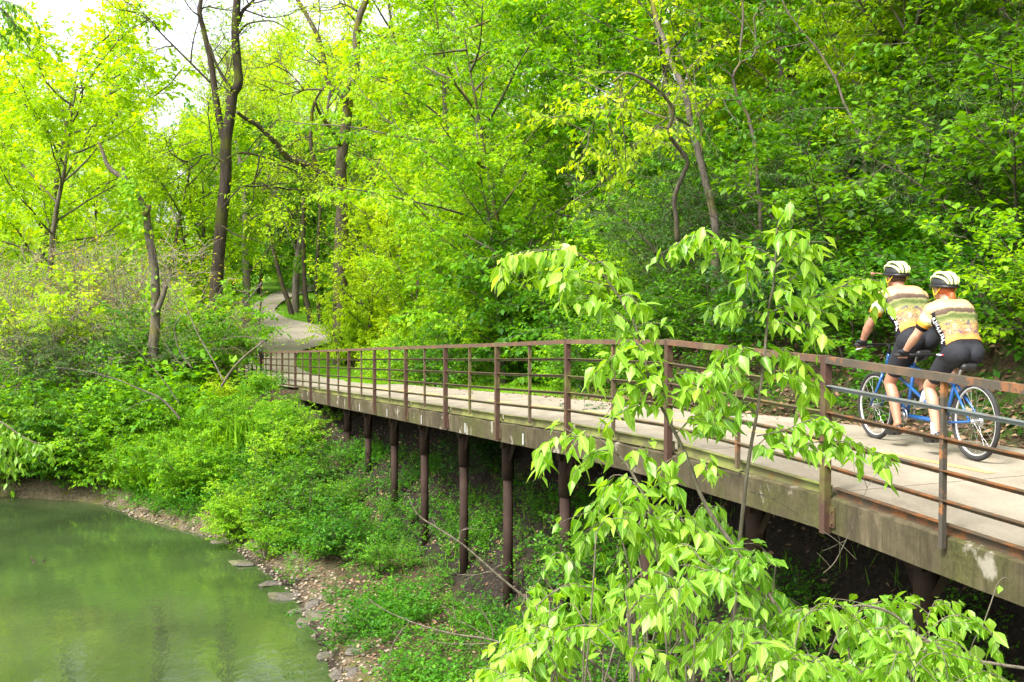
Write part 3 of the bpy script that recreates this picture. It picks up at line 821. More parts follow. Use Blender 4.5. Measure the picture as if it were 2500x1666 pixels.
mid = [
    ('bush1', -2.0, 6.6, 1.5, 40, 'leaf_mid', 'tall leafy shrub high at the right edge above the riders'), ('blossom', -1.0, 7.2, 1.0, 0, None, 'honeysuckle shrub with cream blossom above the rear rider'),
    ('bush0', -.2, 6.4, 1.5, 120, 'leaf_mid', 'mid green shrub directly above the rear helmet'), ('bush1', .6, 6.6, 1.5, 200, 'leaf_bright', 'bright shrub directly above the front helmet'),
    ('fine0', 1.3, 6.6, .75, 30, 'leaf_mid', 'fine-leaved shrub above the upright sapling tip'), ('bush0', 2.0, 6.5, 1.45, 300, 'leaf_mid', 'round shrub behind the upright sapling crown'),
    ('fine1', 2.7, 6.8, .8, 80, 'leaf_dark', 'grey-green honeysuckle between the crowns of both saplings'), ('bush1', 3.4, 6.4, 1.4, 10, 'leaf_mid', 'wide shrub behind the leaning sapling'),
    ('fine0', 4.2, 6.8, .85, 140, 'leaf_dark', 'dark honeysuckle above the middle of the railing'), ('fine1', 5.3, 6.5, .95, 210, 'leaf_dark', 'darkest large honeysuckle hanging over the boardwalk beside the bright trees'),
    ('fine0', 6.3, 7.0, .9, 250, 'leaf_mid', 'honeysuckle at the foot of the bright trees'), ('bush0', 7.6, 7.2, 1.5, 20, 'leaf_bright', 'bright rounded shrub over the mown grass'),
    ('fine1', 8.6, 8.6, .85, 330, 'leaf_bright', 'light green arching shrub at the far end of the mown grass'), ('blossom', .3, 8.6, .8, 190, None, 'small blossoming honeysuckle high over the riders'),
    ('fine0', 7.0, 8.2, 1.0, 60, 'leaf_dark', 'dark honeysuckle under the lime trees'), ('bank1', 8.0, 9.2, 1.1, 120, 'leaf_bright', 'bright thicket on the slope over the mown grass'), ('bank0', 6.0, 8.6, 1.2, 200, 'leaf_mid', 'thicket on the slope behind the darkest honeysuckle'),
    ('bank1', 4.6, 8.6, 1.1, 280, 'leaf_mid', 'thicket above the dark honeysuckle in the middle'), ('bank0', 3.2, 8.8, 1.1, 40, 'leaf_mid', 'thicket behind both saplings high on the slope'), ('bank1', 1.4, 8.6, 1.0, 310, 'leaf_mid', 'thicket at the foot of the crooked trunk'),
    ('bank0', -.6, 8.8, 1.0, 0, 'leaf_mid', 'thicket behind the blossoming honeysuckle'), ('bank1', -2.0, 9.0, 1.1, 90, 'leaf_bright', 'thicket high at the right edge'), ('fine1', 9.6, 9.8, 1.0, 30, 'leaf_bright', 'light honeysuckle under the far lime trees'),
    ('fine1', 2.2, 8.2, .8, 100, 'leaf_dark', 'shaded honeysuckle under the branching grey tree')]
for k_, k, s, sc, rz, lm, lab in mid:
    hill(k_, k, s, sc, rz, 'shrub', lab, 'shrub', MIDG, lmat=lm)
TG = 'woodland trees on the slope'
trees = [
    ('maple2', 5.4, 11.8, 1.1, 20, 'leaf_bright', 'bright layered tree behind the drooping yellow-green one'), ('maple0', 7.2, 12.0, 1.15, 140, 'leaf_bright', 'leafy tree on the slope right of the lime trees'), ('maple1', 8.3, 13.0, 1.2, 230, 'leaf_mid', 'mid green tree between the lime crowns'), ('maple0', 3.4, 12.2, 1.0, 300, 'leaf_mid', 'mid green tree behind the branching grey trunks'),
    ('lime0', 6.6, 10.5, .9, 80, 'leaf_yellow', 'glowing young tree in the gap above the dark honeysuckle'),
    ('maple0', -1.6, 9.5, .75, 20, 'leaf_bright', 'leafy tree with large pale leaves in the upper right corner'), ('maple1', -.2, 9.2, .62, 100, 'leaf_mid', 'slim tree leaning over the riders'),
    ('maple2', .9, 10.2, .8, 170, 'leaf_mid', 'shaded tree behind the leaning bare stem'), ('maple0', 1.9, 9.6, .72, 250, 'leaf_bright', 'bright layered tree above the upright sapling'),
    ('maple1', 2.9, 10.0, .8, 310, 'leaf_bright', 'yellow-green spreading tree beside the branching grey trunks'), ('maple2', 3.8, 10.6, .95, 60, 'leaf_mid', 'tree filling the gap left of the grey trunks'),
    ('maple0', 4.9, 9.0, .85, 120, 'leaf_yellow', 'yellow-green tree drooping over the middle of the railing'), ('maple1', 6.0, 9.6, .95, 200, 'leaf_yellow', 'tall yellow-green tree above the dark honeysuckle'),
    ('lime0', 7.0, 8.6, .8, 10, 'leaf_bright', 'bright young tree beside the dark honeysuckle'), ('lime1', 8.4, 9.6, .95, 80, 'leaf_yellow', 'glowing lime tree right of the big grey trunk'),
    ('lime2', 10.2, 10.0, .95, 140, 'leaf_bright', 'bright tree over the bend of the path'), ('maple0', -2.6, 12.5, 1.0, 200, 'leaf_mid', 'tall tree outside the right edge reaching in'),
    ('maple2', -.8, 13.0, .95, 280, 'leaf_mid', 'tree on the upper slope above the blossom'), ('maple1', .9, 13.8, 1.0, 330, 'leaf_bright', 'bright crown at the top above the front rider'),
    ('maple0', 2.6, 14.0, 1.05, 50, 'leaf_mid', 'mid green crown at the top behind the grey trunks'), ('maple2', 4.4, 13.8, 1.1, 110, 'leaf_bright', 'crown at the top edge right of the middle'),
    ('maple1', 6.2, 13.6, 1.15, 160, 'leaf_bright', 'high crown at the top edge in the middle'), ('tall0', 8.3, 14.5, .62, 220, 'leaf_yellow', 'tall lime crown reaching the top edge'),
    ('tall1', 10.4, 14.5, .75, 270, 'leaf_bright', 'tall bright crown right of the big grey trunk'), ('tall0', 12.6, 15, .8, 320, 'leaf_yellow', 'pale crown behind the big grey trunk')]
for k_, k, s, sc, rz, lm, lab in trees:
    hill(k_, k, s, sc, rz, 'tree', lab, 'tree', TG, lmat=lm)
for key, u, y, sc, rz, lm, lab in (('maple0', 1335, 36, 1.25, 30, 'leaf_bright', 'wide bright tree in the gap left of the grey trunks'), ('lime0', 1405, 39, 1.0, 150, 'leaf_bright', 'bright tree behind the grey trunks bending left'),
    ('tall1', 1290, 45, .7, 220, 'leaf_bright', 'tall bright tree behind the middle of the slope'), ('tall0', 1375, 50, .8, 300, 'leaf_bright', 'tall tree closing the gap above the dark honeysuckle')):
    at(key, u, y, sc, rz, 'tree', lab, 'tree', TG, lmat=lm)
for key, u, y, sc, rz, lm, lab in (('bank0', 1345, 33, 1.5, 60, 'leaf_mid', 'thicket on the slope above the middle of the railing'), ('bank1', 1425, 31, 1.4, 170, 'leaf_mid', 'thicket on the slope behind the arching sapling tip'), ('bank0', 1270, 36, 1.4, 260, 'leaf_bright', 'bright thicket left of the dark honeysuckle')):
    at(key, u, y, sc, rz, 'shrub', lab, 'shrub', MIDG, lmat=lm)
for key, u, y, sc, rz, lm, lab in (('bank0', 868, 57, (.8, .8, 1.1), 20, 'leaf_yellow', 'rounded lime bush at the bend of the path'), ('bank1', 905, 58, (1.1, 1.1, 1.9), 140, 'leaf_yellow', 'tall lime bush in front of the big grey trunk')):
    at(key, u, y, sc, rz, 'shrub', lab, 'shrub', 'shrubs bordering the mown grass', lmat=lm)
# bright bushes that close the right side of the far path
for key, u, y, sc, rz, lm, lab in (
    ('lime1', 900, 56, .78, 0, 'leaf_yellow', 'sunlit lime bush-like tree at the near bend of the path'), ('lime2', 1010, 44, .55, 70, 'leaf_yellow', 'yellow-green young tree behind the mown grass'),
    ('lime0', 1075, 39, .46, 200, 'leaf_bright', 'bright young tree right of the mown grass'), ('lime1', 960, 52, .85, 120, 'leaf_yellow', 'large lime tree beside the big grey trunk'),
    ('lime1', 1150, 40, .8, 15, 'leaf_yellow', 'yellow-green tree between the lime trees and the dark honeysuckle'), ('lime0', 1235, 33, .62, 95, 'leaf_bright', 'bright young tree filling the slope left of the dark honeysuckle'),
    ('tall0', 1090, 58, 1.0, 200, 'leaf_lime', 'tallest lime tree closing the sky above the path bend'), ('tall1', 1190, 52, .95, 20, 'leaf_bright', 'tall bright tree on the slope reaching the top edge'), ('tall1', 1000, 66, 1.1, 120, 'leaf_lime', 'tall lime tree right of the big grey trunk'),
    ('lime2', 1060, 46, .85, 310, 'leaf_bright', 'wide bright tree above the dark honeysuckle and mown grass')):
    at(key, u, y, sc, rz, 'tree', lab, 'tree', 'bright trees beside the far path', lmat=lm)
for key, u, y, sc, rz, lm, lab in (
    ('bush0', 935, 46, 1.0, 0, 'leaf_yellow', 'yellow-green shrub at the inner bend of the path'), ('bush1', 975, 41, 1.0, 80, 'leaf_bright', 'bright shrub at the edge of the mown grass'),
    ('bush0', 1020, 37, 1.1, 150, 'leaf_bright', 'wide bright shrub bordering the mown grass'), ('bush1', 1075, 33, 1.1, 220, 'leaf_mid', 'mid green shrub bordering the mown grass'),
    ('bush0', 862, 60, 1.7, 290, 'leaf_yellow', 'lime shrub leaning towards the path')):
    at(key, u, y, sc, rz, 'shrub', lab, 'shrub', 'shrubs bordering the mown grass', lmat=lm)

# ================================================================== wood beyond: shaded trees over the path, bright trees to the left
BG = 'trees along the far path'
for key, u, y, sc, rz, lm, lab in (
    ('shade0', 752, 93, 1.0, 0, None, 'dark shaded tree over the far path'), ('shade0', 850, 86, 1.0, 100, None, 'dark tree between path and big grey trunk'),
    ('shade0', 630, 106, 1.0, 200, None, 'shaded tree behind the far turn of the path'), ('shade0', 700, 112, 1.2, 300, None, 'shaded tree at the end of the path'),
    ('shade0', 790, 98, 1.1, 40, 'leaf_shade', 'shaded tree behind the big grey trunk'),
    ('lime0', 505, 64, .95, 30, 'leaf_lime', 'bright tree left of the far path'), ('lime1', 480, 62, 1.2, 130, 'leaf_lime', 'yellow-green tree behind the dark forked trunk'),
    ('lime0', 370, 60, 1.15, 240, 'leaf_lime', 'yellow-green tree behind the broken snag'), ('lime0', 300, 64, 1.0, 300, 'leaf_lime', 'bright tree left of the broken snag'),
    ('lime2', 235, 72, 1.3, 100, 'leaf_lime', 'pale lime tree behind the snag top, under the white sky'), ('lime2', 95, 46.5, 1.2, 330, 'leaf_lime', 'full bright tree standing before the dark-limbed one at the left'), ('lime0', 115, 70, 1.35, 200, 'leaf_lime', 'pale lime tree at the left behind the dark-limbed one'), ('lime1', 190, 60, .95, 60, 'leaf_lime', 'lime tree under the gap of white sky'), ('lime2', -90, 50, 1.2, 150, 'leaf_lime', 'tallest bright tree, cut by the left edge'),
    ('lime0', 45, 52, 1.5, 220, 'leaf_lime', 'bright tree reaching up at the left side of the white sky'), ('open0', 400, 74, 1.15, 0, None, 'tall open tree just coming into leaf left of the dark trunk'),
    ('open1', 600, 80, 1.25, 100, None, 'tall open tree with pale tufts between both big trunks'), ('open0', 720, 90, 1.35, 200, None, 'tall open tree behind the fork of the grey trunk'),
    ('open1', 880, 70, 1.1, 300, None, 'tall pale tree right of the big grey trunk'), ('open1', 480, 90, 1.3, 40, None, 'tall pale tree far behind the dark forked trunk'),
    ('shade0', 610, 118, 1.3, 10, 'leaf_shade', 'deep green far tree left of the end of the path'), ('open0', 960, 84, 1.3, 120, None, 'pale far tree behind the lime trees')):
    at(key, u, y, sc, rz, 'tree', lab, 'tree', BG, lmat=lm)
for key, u, y, sc, rz, lm, lab in (('shade0', 575, 104, 1.0, 50, None, 'shaded tree behind the dark forked trunk'), ('shade0', 880, 100, 1.2, 150, 'leaf_shade', 'deep green tree behind the lime trees')):
    at(key, u, y, sc, rz, 'tree', lab, 'tree', BG, lmat=lm)
g = random.Random(77)
pl = []
for i in range(26):
    u = -250 + 1500 * i / 25 + g.uniform(-20, 20); y = g.uniform(105, 150)
    if 60 < u < 540: continue
    x = (u - CX) / F * y; pl.append((x, y, gz(x, y) - 1, g.uniform(.9, 1.2) * y / 118, g.uniform(0, 6), g.uniform(-.2, .2)))
merged('tall0', pl, 'far_woodland', M['leaf_lime'])
pl = []
for i in range(30):
    u = -300 + 720 * i / 29 + g.uniform(-15, 15); y = g.uniform(72, 100); x = (u - CX) / F * y
    pl.append((x, y, gz(x, y) - .3, g.uniform(1.7, 2.6), g.uniform(0, 6), g.uniform(-.2, .3)))
merged('bank0', pl, 'far_thicket', M['leaf_lime'])
pl = []
for i in range(22):
    k = g.uniform(-5, 16); s = g.uniform(17, 34); q = bw(k, s)
    pl.append((q.x, q.y, gz(q.x, q.y) - 1, g.uniform(.5, .75), g.uniform(0, 6), g.uniform(-.25, .15)))
merged('tall1', pl, 'hilltop_woodland', M['leaf_mid'])

# ================================================================== thickets on the left bank and under the boardwalk
BK = 'thickets on the left bank'
for key, u, y, sc, rz, lm, lab in (
    ('bank0', -40, 30.9, .85, 0, 'leaf_mid', 'thicket hanging over the water at the left edge'), ('bank1', 60, 30.4, .85, 80, 'leaf_mid', 'dark thicket over the water left of the low green one'),
    ('bank0', 150, 30.1, .8, 160, 'leaf_mid', 'low green thicket over the far water'), ('bank1', 225, 29.7, .7, 230, 'leaf_bright', 'green thicket left of the long grass'),
    ('bank0', 310, 31.0, .75, 40, 'leaf_mid', 'thicket behind the long grass'), ('fine0', 210, 34, .95, 20, 'leaf_dark', 'grey-green honeysuckle above the low thickets'),
    ('fine1', 90, 34.5, 1.0, 120, 'leaf_dark', 'dark honeysuckle above the water at the left'), ('bank1', 20, 37, 1.2, 300, 'leaf_lime', 'bright thicket high at the left edge'),
    ('bank0', 430, 40, 1.1, 200, 'leaf_lime', 'lime thicket right of the snag, before the dark trunk'), ('bank1', 190, 40, 1.3, 20, 'leaf_lime', 'lime thicket left of the snag'), ('bank0', 95, 37.5, 1.3, 300, 'leaf_lime', 'lime thicket behind the dark honeysuckle'), ('bank0', 380, 35, 1.0, 90, 'leaf_mid', 'thicket behind the fallen log'), ('bank1', 470, 38, 1.1, 190, 'leaf_bright', 'thicket under the bare branches'),
    ('bank0', 490, 41, .6, 280, 'leaf_bright', 'thicket at the hidden end of the railing'), ('bank1', 140, 42, 1.3, 10, 'leaf_lime', 'yellow thicket behind the bare tangle'),
    ('bank0', 300, 44, 1.3, 140, 'leaf_lime', 'bright thicket below the broken snag'), ('bank1', 420, 46, 1.2, 230, 'leaf_lime', 'bright thicket between snag and dark trunk'),
    ('bank0', 500, 50, .7, 330, 'leaf_yellow', 'lime thicket at the foot of the dark trunk'), ('bank1', 520, 58, .6, 30, 'leaf_bright', 'low thicket left of the far path')):
    at(key, u, y, sc, rz, 'shrub', lab, 'shrub', BK, lmat=lm)
for key, u, y, sc, rz, lab in (
    ('tangle0', 90, 38, 1.0, 0, 'bare tangle with golden leaves at the left'), ('tangle1', 190, 39, 1.05, 70, 'bare grey tangle left of the broken snag'), ('tangle0', 330, 40, 1.0, 130, 'bare golden tangle around the broken snag'),
    ('tangle1', 375, 40, .95, 210, 'bare grey tangle in front of the dark forked trunk'), ('tangle0', 462, 37, .55, 280, 'golden-leaved tangle at the hidden railing end'), ('tangle1', 280, 36.5, .8, 330, 'grey tangle over the honeysuckle'),
    ('tangle1', 120, 35, .85, 190, 'grey tangle standing in the honeysuckle near the water'), ('tangle0', 230, 41, 1.25, 250, 'golden tangle behind the grey ones'), ('tangle1', 40, 37, 1.0, 110, 'grey tangle near the left edge'), 
    ('tangle0', 10, 40, 1.2, 40, 'golden tangle cut by the left edge')):
    at(key, u, y, sc, rz, 'shrub', lab, 'shrub', 'bare tangles of arching stems')
BB = 'bushes on the bank below the boardwalk'
for key, k, s, sc, rz, lm, lab in (
    ('bank1', 10.7, -1.5, .36, 0, 'leaf_yellow', 'small bright bush at the start of the edge beam'), ('bank0', 9.7, -2.9, .62, 80, 'leaf_bright', 'large bright bush below the start of the boardwalk'),
    ('bank1', 9.0, -.75, .36, 110, 'leaf_bright', 'small bush under the edge beam before the farthest column'), ('bush1', 8.6, -.4, .6, 200, 'leaf_bright', 'broad-leaved bush beside the second column from the far end'), ('bush0', 7.7, -.55, .6, 20, 'leaf_mid', 'broad-leaved bush between two far columns'), ('bank0', 7.0, -2.3, .42, 130, 'leaf_bright', 'bright bush halfway down the bank to the water'), ('bush1', 6.9, -.3, .45, 300, 'leaf_cover', 'small leafy bush right behind a far column'),
    ('bank1', 10.2, -.8, .22, 30, 'leaf_bright', 'small leafy bush against the first edge of the deck'), ('bush0', 9.7, -.6, .5, 70, 'leaf_mid', 'broad-leaved plant tucked under the first edge of the deck'),
    ('bank1', 9.5, -1.2, .42, 150, 'leaf_bright', 'bush in front of the farthest columns'), ('bank0', 8.5, -2.9, .55, 220, 'leaf_bright', 'bright bush between long grass and columns'),
    ('bush0', 8.3, -1.0, .75, 10, 'leaf_bright', 'broad-leaved bush at the third column from the far end'), ('bush1', 7.3, -1.6, .8, 90, 'leaf_mid', 'broad-leaved bush left of the fourth column'),
    ('bush0', 6.6, -1.0, .75, 170, 'leaf_mid', 'leafy bush at the foot of the slender columns'), ('bush1', 5.7, -.9, .62, 250, 'leaf_cover', 'dark leafy bush beside the middle column'), ('bush0', 6.2, -2.0, .5, 50, 'leaf_bright', 'low leafy bush close to the water below the columns'),
    ('bush0', 4.9, -.5, .4, 330, 'leaf_cover', 'low bush at the base of the middle column'), ('bank1', 11.3, -3.2, .5, 60, 'leaf_bright', 'tall bright bush hiding the far railing foot'),
    ('bush1', 9.2, -3.8, .8, 40, 'leaf_bright', 'leafy bush behind the long grass'), ('bank0', 12.4, -3.6, .45, 20, 'leaf_yellow', 'yellow-green bush under the bare branches at the railing end'),
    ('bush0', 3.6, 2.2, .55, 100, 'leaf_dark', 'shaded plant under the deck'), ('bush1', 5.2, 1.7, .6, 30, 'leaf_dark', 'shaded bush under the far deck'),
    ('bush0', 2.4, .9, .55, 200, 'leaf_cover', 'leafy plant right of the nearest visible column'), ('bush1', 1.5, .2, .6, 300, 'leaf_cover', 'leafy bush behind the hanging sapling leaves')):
    hill(key, k, s, sc, rz, 'shrub', lab, 'shrub', BB, lmat=lm)
# ================================================================== single trees drawn from the photograph's outlines, each at its own distance
def limb(pts, y, w0, w1, dy=0.0, n=4):
    """pixel outline -> limb: widths in photo pixels; dy bends the limb away in depth"""
    c = catmull([tuple(p) for p in pts], n); m = len(c) - 1
    path = [P(u, v, y + dy * i / m) for i, (u, v) in enumerate(c)]
    return path, [(w0 + (w1 - w0) * i / m) / 2 / F * y for i in range(m + 1)]
def custom_tree(name, label, limbs, levels, leaf, lmat, bmat, seed, leafy=None, group=None, tone=.5):
    g = random.Random(seed); random.seed(seed); wood, lv = MB(), Leaves()
    p0 = limbs[0][0][0]; zg = gz(p0.x, p0.y)
    for li in range(len(limbs)):          # every trunk stands on the ground below it
        q0 = limbs[li][0][0]
        if li == 0 or (name == 'tree' and 'pair' in label):
            zz = gz(q0.x, q0.y) - .25
            if q0.z > zz + .1: limbs[li] = ([Vector((q0.x, q0.y, zz)), Vector((q0.x, q0.y, zz + .35))] + limbs[li][0], [limbs[li][1][0] * 1.5, limbs[li][1][0] * 1.12] + limbs[li][1])
    for i, (path, rad) in enumerate(limbs):
        wood.tube(path, rad, 12 if rad[0] > .1 else 7, caps=True, rough=.06, rng=g)
        if levels and (leafy is None or i in leafy): grow(g, wood, lv, path, rad[0] * .4, levels, leaf, 0, tone)
    base = limbs[0][0][0]
    e = empty(name, base); tag(e, label, 'tree', group)
    part(wood, 'trunk', M[bmat], e, True)
    if lv.p:
        L = base; lv.p = [(p[0] - L.x, p[1] - L.y, p[2] - L.z) for p in lv.p]
        link('crown', lv.mesh('crown', M[lmat], leaf.get('w', .5), seed), e)
    return e
def z7(*p): return [(a * .5102, b * .5102) for a, b in p]
def z6(*p): return [(550 + a * .319, b * .319) for a, b in p]
LV_OPEN = [dict(n=5, f0=.25, f1=1, ang=55, len=2.8, up=.05, wob=.15, seg=6, r=.035, sides=4),
           dict(n=8, f0=.2, f1=1, ang=48, len=1.6, up=.03, wob=.16, seg=4, r=.014), dict(n=6, f0=.2, f1=1, ang=50, len=.65, up=0, wob=.16, seg=3, r=.007)]
LF_OPEN = dict(n=4, L=.19, w=.45, a=.5, b=.8, c=.35)
Y1 = 46
custom_tree('tree', 'tall dark forked trunk with rough bark left of the far path', [
    limb(z7((1005, 1640), (1025, 1480), (1040, 1300), (1060, 1050), (1080, 850), (1082, 690), (1100, 560), (1115, 450), (1142, 400), (1135, 300), (1125, 150), (1135, 0), (1140, -160)), Y1, 34, 17),
    limb(z7((1080, 680), (1055, 600), (1030, 450), (1010, 300), (975, 150), (955, 60), (962, 0), (980, -120)), Y1, 19, 8),
    limb(z7((1135, 170), (1165, 130), (1200, 110), (1290, 100), (1345, 120), (1385, 145)), Y1, 7, 2, -2),
    limb(z7((1140, 110), (1165, 50), (1215, 0), (1260, -90)), Y1, 11, 5, 1),
    limb(z7((1000, 210), (1040, 320), (1110, 435)), Y1 - .4, 6, 8), limb(z7((1040, 435), (1075, 370), (1095, 300)), Y1, 3, 2),
    limb(z7((1005, 395), (960, 350), (880, 270), (800, 190), (700, 90), (590, 0)), Y1 + 2, 6, 3),
    limb(z7((1085, 760), (1150, 730), (1240, 745), (1320, 800)), Y1 - 1, 4, 1.5), limb(z7((1060, 1000), (1150, 900), (1250, 880), (1330, 910)), Y1 - 1.5, 4, 1.5),
    limb(z7((1060, 1080), (1140, 1130), (1230, 1150), (1300, 1190)), Y1 - 1.2, 4, 1.5), limb(z7((1080, 780), (1000, 740), (930, 760), (850, 800)), Y1 - 1, 4, 1.5)],
    LV_OPEN, LF_OPEN, 'leaf_yellow', 'bark_dark', 5, [1, 3, 6, 7, 8, 10], tone=.6)
Y2 = 58
custom_tree('tree', 'big grey trunk with mossy limbs reaching over the far path', [
    limb(z6((880, 2250), (885, 2000), (890, 1750), (905, 1560), (890, 1450), (885, 1300), (900, 1130), (925, 950), (940, 780), (930, 690), (990, 590), (1003, 420), (1005, 260), (1030, 120), (1080, 0), (1110, -120)), Y2, 36, 13),
    limb(z6((890, 1480), (820, 1400), (740, 1335), (600, 1255), (470, 1200), (400, 1110), (330, 1040), (240, 955), (150, 905), (90, 860)), Y2 - .5, 22, 7, -5),
    limb(z6((720, 1335), (685, 1240), (658, 1120), (655, 1000), (668, 850), (690, 770), (735, 690), (770, 665)), Y2 - 1.5, 13, 3, -1),
    limb(z6((430, 1165), (500, 1110), (560, 1070), (640, 1050)), Y2 - 3.5, 6, 4), limb(z6((460, 1240), (410, 1240), (345, 1260)), Y2 - 3.5, 5, 2), limb(z6((330, 1050), (270, 1000), (190, 1030)), Y2 - 4, 4, 1.5),
    limb(z6((882, 1110), (830, 1030), (770, 940), (715, 850), (690, 780)), Y2 - .6, 13, 5, -2), limb(z6((865, 1135), (800, 1135), (720, 1165)), Y2 - 1, 6, 3),
    limb(z6((960, 1035), (1020, 1000), (1090, 970)), Y2 - 1, 9, 6),
    limb(z6((930, 770), (870, 710), (800, 655), (770, 560), (745, 400), (700, 260), (640, 150), (590, 60), (540, -20)), Y2 - .5, 14, 9),
    limb(z6((600, 690), (550, 620), (480, 550), (390, 460)), Y2 - 3, 5, 2), limb(z6((760, 690), (680, 685), (600, 690), (500, 735), (400, 700), (310, 685)), Y2 - 2.5, 5, 3),
    limb(z6((1010, 90), (950, 50), (870, 20)), Y2, 7, 3)],
    LV_OPEN, LF_OPEN, 'leaf_yellow', 'bark_mossy', 6, [9, 10, 11, 12], tone=.5)
custom_tree('dead_tree', 'broken pale snag with peeling bark among the bare tangle', [
    limb(z7((735, 1640), (742, 1560), (745, 1400), (735, 1250), (712, 1130), (700, 1020), (680, 975), (640, 910), (605, 865), (540, 820), (512, 785), (488, 720), (472, 680)), 34.2, 26, 6),
    limb(z7((605, 865), (595, 830), (588, 800)), 34.2, 10, 8), limb(z7((745, 1500), (775, 1430), (795, 1365)), 34.0, 15, 12), limb(z7((690, 1030), (708, 1005), (712, 982)), 34.1, 15, 11)],
    None, None, None, 'bark_grey', 7)
iv = Leaves(); g = random.Random(19)
for u0, v0, n, su, sv in ((322, 480, 200, 14, 35), (340, 560, 150, 12, 40), (306, 445, 70, 10, 12), (372, 720, 60, 12, 40)):
    for _ in range(n):
        p = P(u0 + g.gauss(0, su), v0 + g.gauss(0, sv), 34.0 + g.gauss(0, .2)); iv.add(p, rvec(g) + Vector((0, -.3, -.8)), Vector((0, -1, .4)) + rvec(g) * .4, .13 * g.uniform(.6, 1.3))
tag(link('ivy', iv.mesh('ivy', M['leaf_bright'], .7, 4)), 'bright ivy climbing the broken snag', 'ivy')
custom_tree('tree', 'slender dark trunk leaning left beside the far path', [limb(((716, 785), (705, 740), (692, 705), (680, 660), (655, 560), (640, 480)), 88, 14, 8)], None, None, None, 'bark_dark', 8)
custom_tree('tree', 'pair of dark trunks in the shade right of the path', [limb(((764, 815), (752, 750), (743, 690), (740, 480)), 82, 16, 9), limb(((786, 815), (778, 750), (772, 690), (785, 460)), 82.5, 12, 8)],
            None, None, None, 'bark_dark', 9)
custom_tree('tree', 'thin dark sapling trunk standing in the grass at the left of the path', [limb(((634, 822), (634, 770), (638, 728), (636, 680), (640, 640)), 77, 6, 2)],
            [dict(n=6, f0=.82, ang=50, len=.8, seg=3, r=.012), dict(n=5, ang=50, len=.4, seg=2, r=.006)], dict(n=7, L=.2, w=.5, c=.5), 'leaf_yellow', 'bark_dark', 10)
# the branching grey trunks on the slope in the middle of the picture
def z3(*p): return [(1600 + a * .4464, b * .4464) for a, b in p]
Y3 = 20.5
LV_H = [dict(n=6, f0=.3, f1=1, ang=60, len=1.5, up=-.02, wob=.13, seg=5, r=.012, sides=4), dict(n=7, f0=.1, f1=1, ang=50, len=.55, up=-.05, wob=.1, seg=3, r=.005, flat=True)]
LF_H = dict(n=9, L=.125, w=.5, a=.4, b=.6, c=.55)
custom_tree('tree', 'branching grey trunks bending over the slope behind the upright sapling', [
    limb(z3((330, 1300), (320, 1180), (262, 940), (235, 830), (200, 700), (170, 540), (130, 430), (80, 330), (60, 250), (20, 150), (-10, 40), (-30, -60)), Y3, 20, 10, 1.5),
    limb(z3((120, 1320), (115, 1200), (105, 1080), (150, 960), (175, 880), (110, 790), (70, 720), (100, 610), (50, 530), (0, 480), (-70, 430), (-160, 400), (-230, 450)), Y3 - .6, 13, 6, -1.5),
    limb(z3((255, 850), (250, 700), (230, 600), (200, 480), (150, 340), (120, 260)), Y3 - .4, 5, 3),
    limb(z3((190, 690), (100, 640), (20, 680)), Y3 - .5, 5, 3, -1), limb(z3((-70, 430), (-160, 520), (-230, 600), (-300, 700)), Y3 - 1.8, 4, 1.5, -.5),
    limb(z3((-160, 400), (-190, 480), (-185, 600), (-170, 760), (-160, 900)), Y3 - 2, 4, 2), limb(z3((-200, 450), (-270, 560), (-330, 660), (-390, 740)), Y3 - 2.2, 3, 1.2)],
    LV_H, LF_H, 'leaf_yellow', 'bark_grey', 14, [1, 2, 3, 4, 6])
custom_tree('tree', 'dark crooked trunk with a forked arm right of the branching grey trunks', [
    limb(z3((575, 1150), (560, 1000), (550, 830), (520, 680), (500, 620), (455, 540), (425, 420), (465, 340), (465, 260), (480, 100), (470, -40)), Y3 + .6, 11, 5),
    limb(z3((470, 340), (530, 310), (550, 260), (545, 150), (540, 90), (600, 40)), Y3 + .6, 6, 3), limb(z3((430, 430), (390, 390), (355, 365)), Y3 + .5, 4, 2),
    limb(z3((455, 545), (380, 550), (300, 535), (200, 590)), Y3 + .4, 5, 2, -.8)], LV_H, LF_H, 'leaf_mid', 'bark_grey', 15, [0, 1, 3])
custom_tree('tree', 'leaning bare reddish stem on the slope above the front rider', [
    limb(z3((1150, 900), (1100, 720), (1060, 620), (1030, 560), (990, 440), (930, 340), (880, 260), (800, 170), (720, 60), (680, -40)), 20, 8, 4, .6)], LV_H, LF_H, 'leaf_mid', 'bark_grey', 16)
custom_tree('dead_tree', 'fallen grey branch lying in the shrubs behind the riders', [limb(((2560, 838), (2500, 806), (2430, 770), (2370, 743), (2330, 722)), 13.6, 11, 5), limb(((2420, 765), (2380, 768), (2350, 772)), 13.5, 4, 1.5)], None, None, None, 'bark_pale', 17)

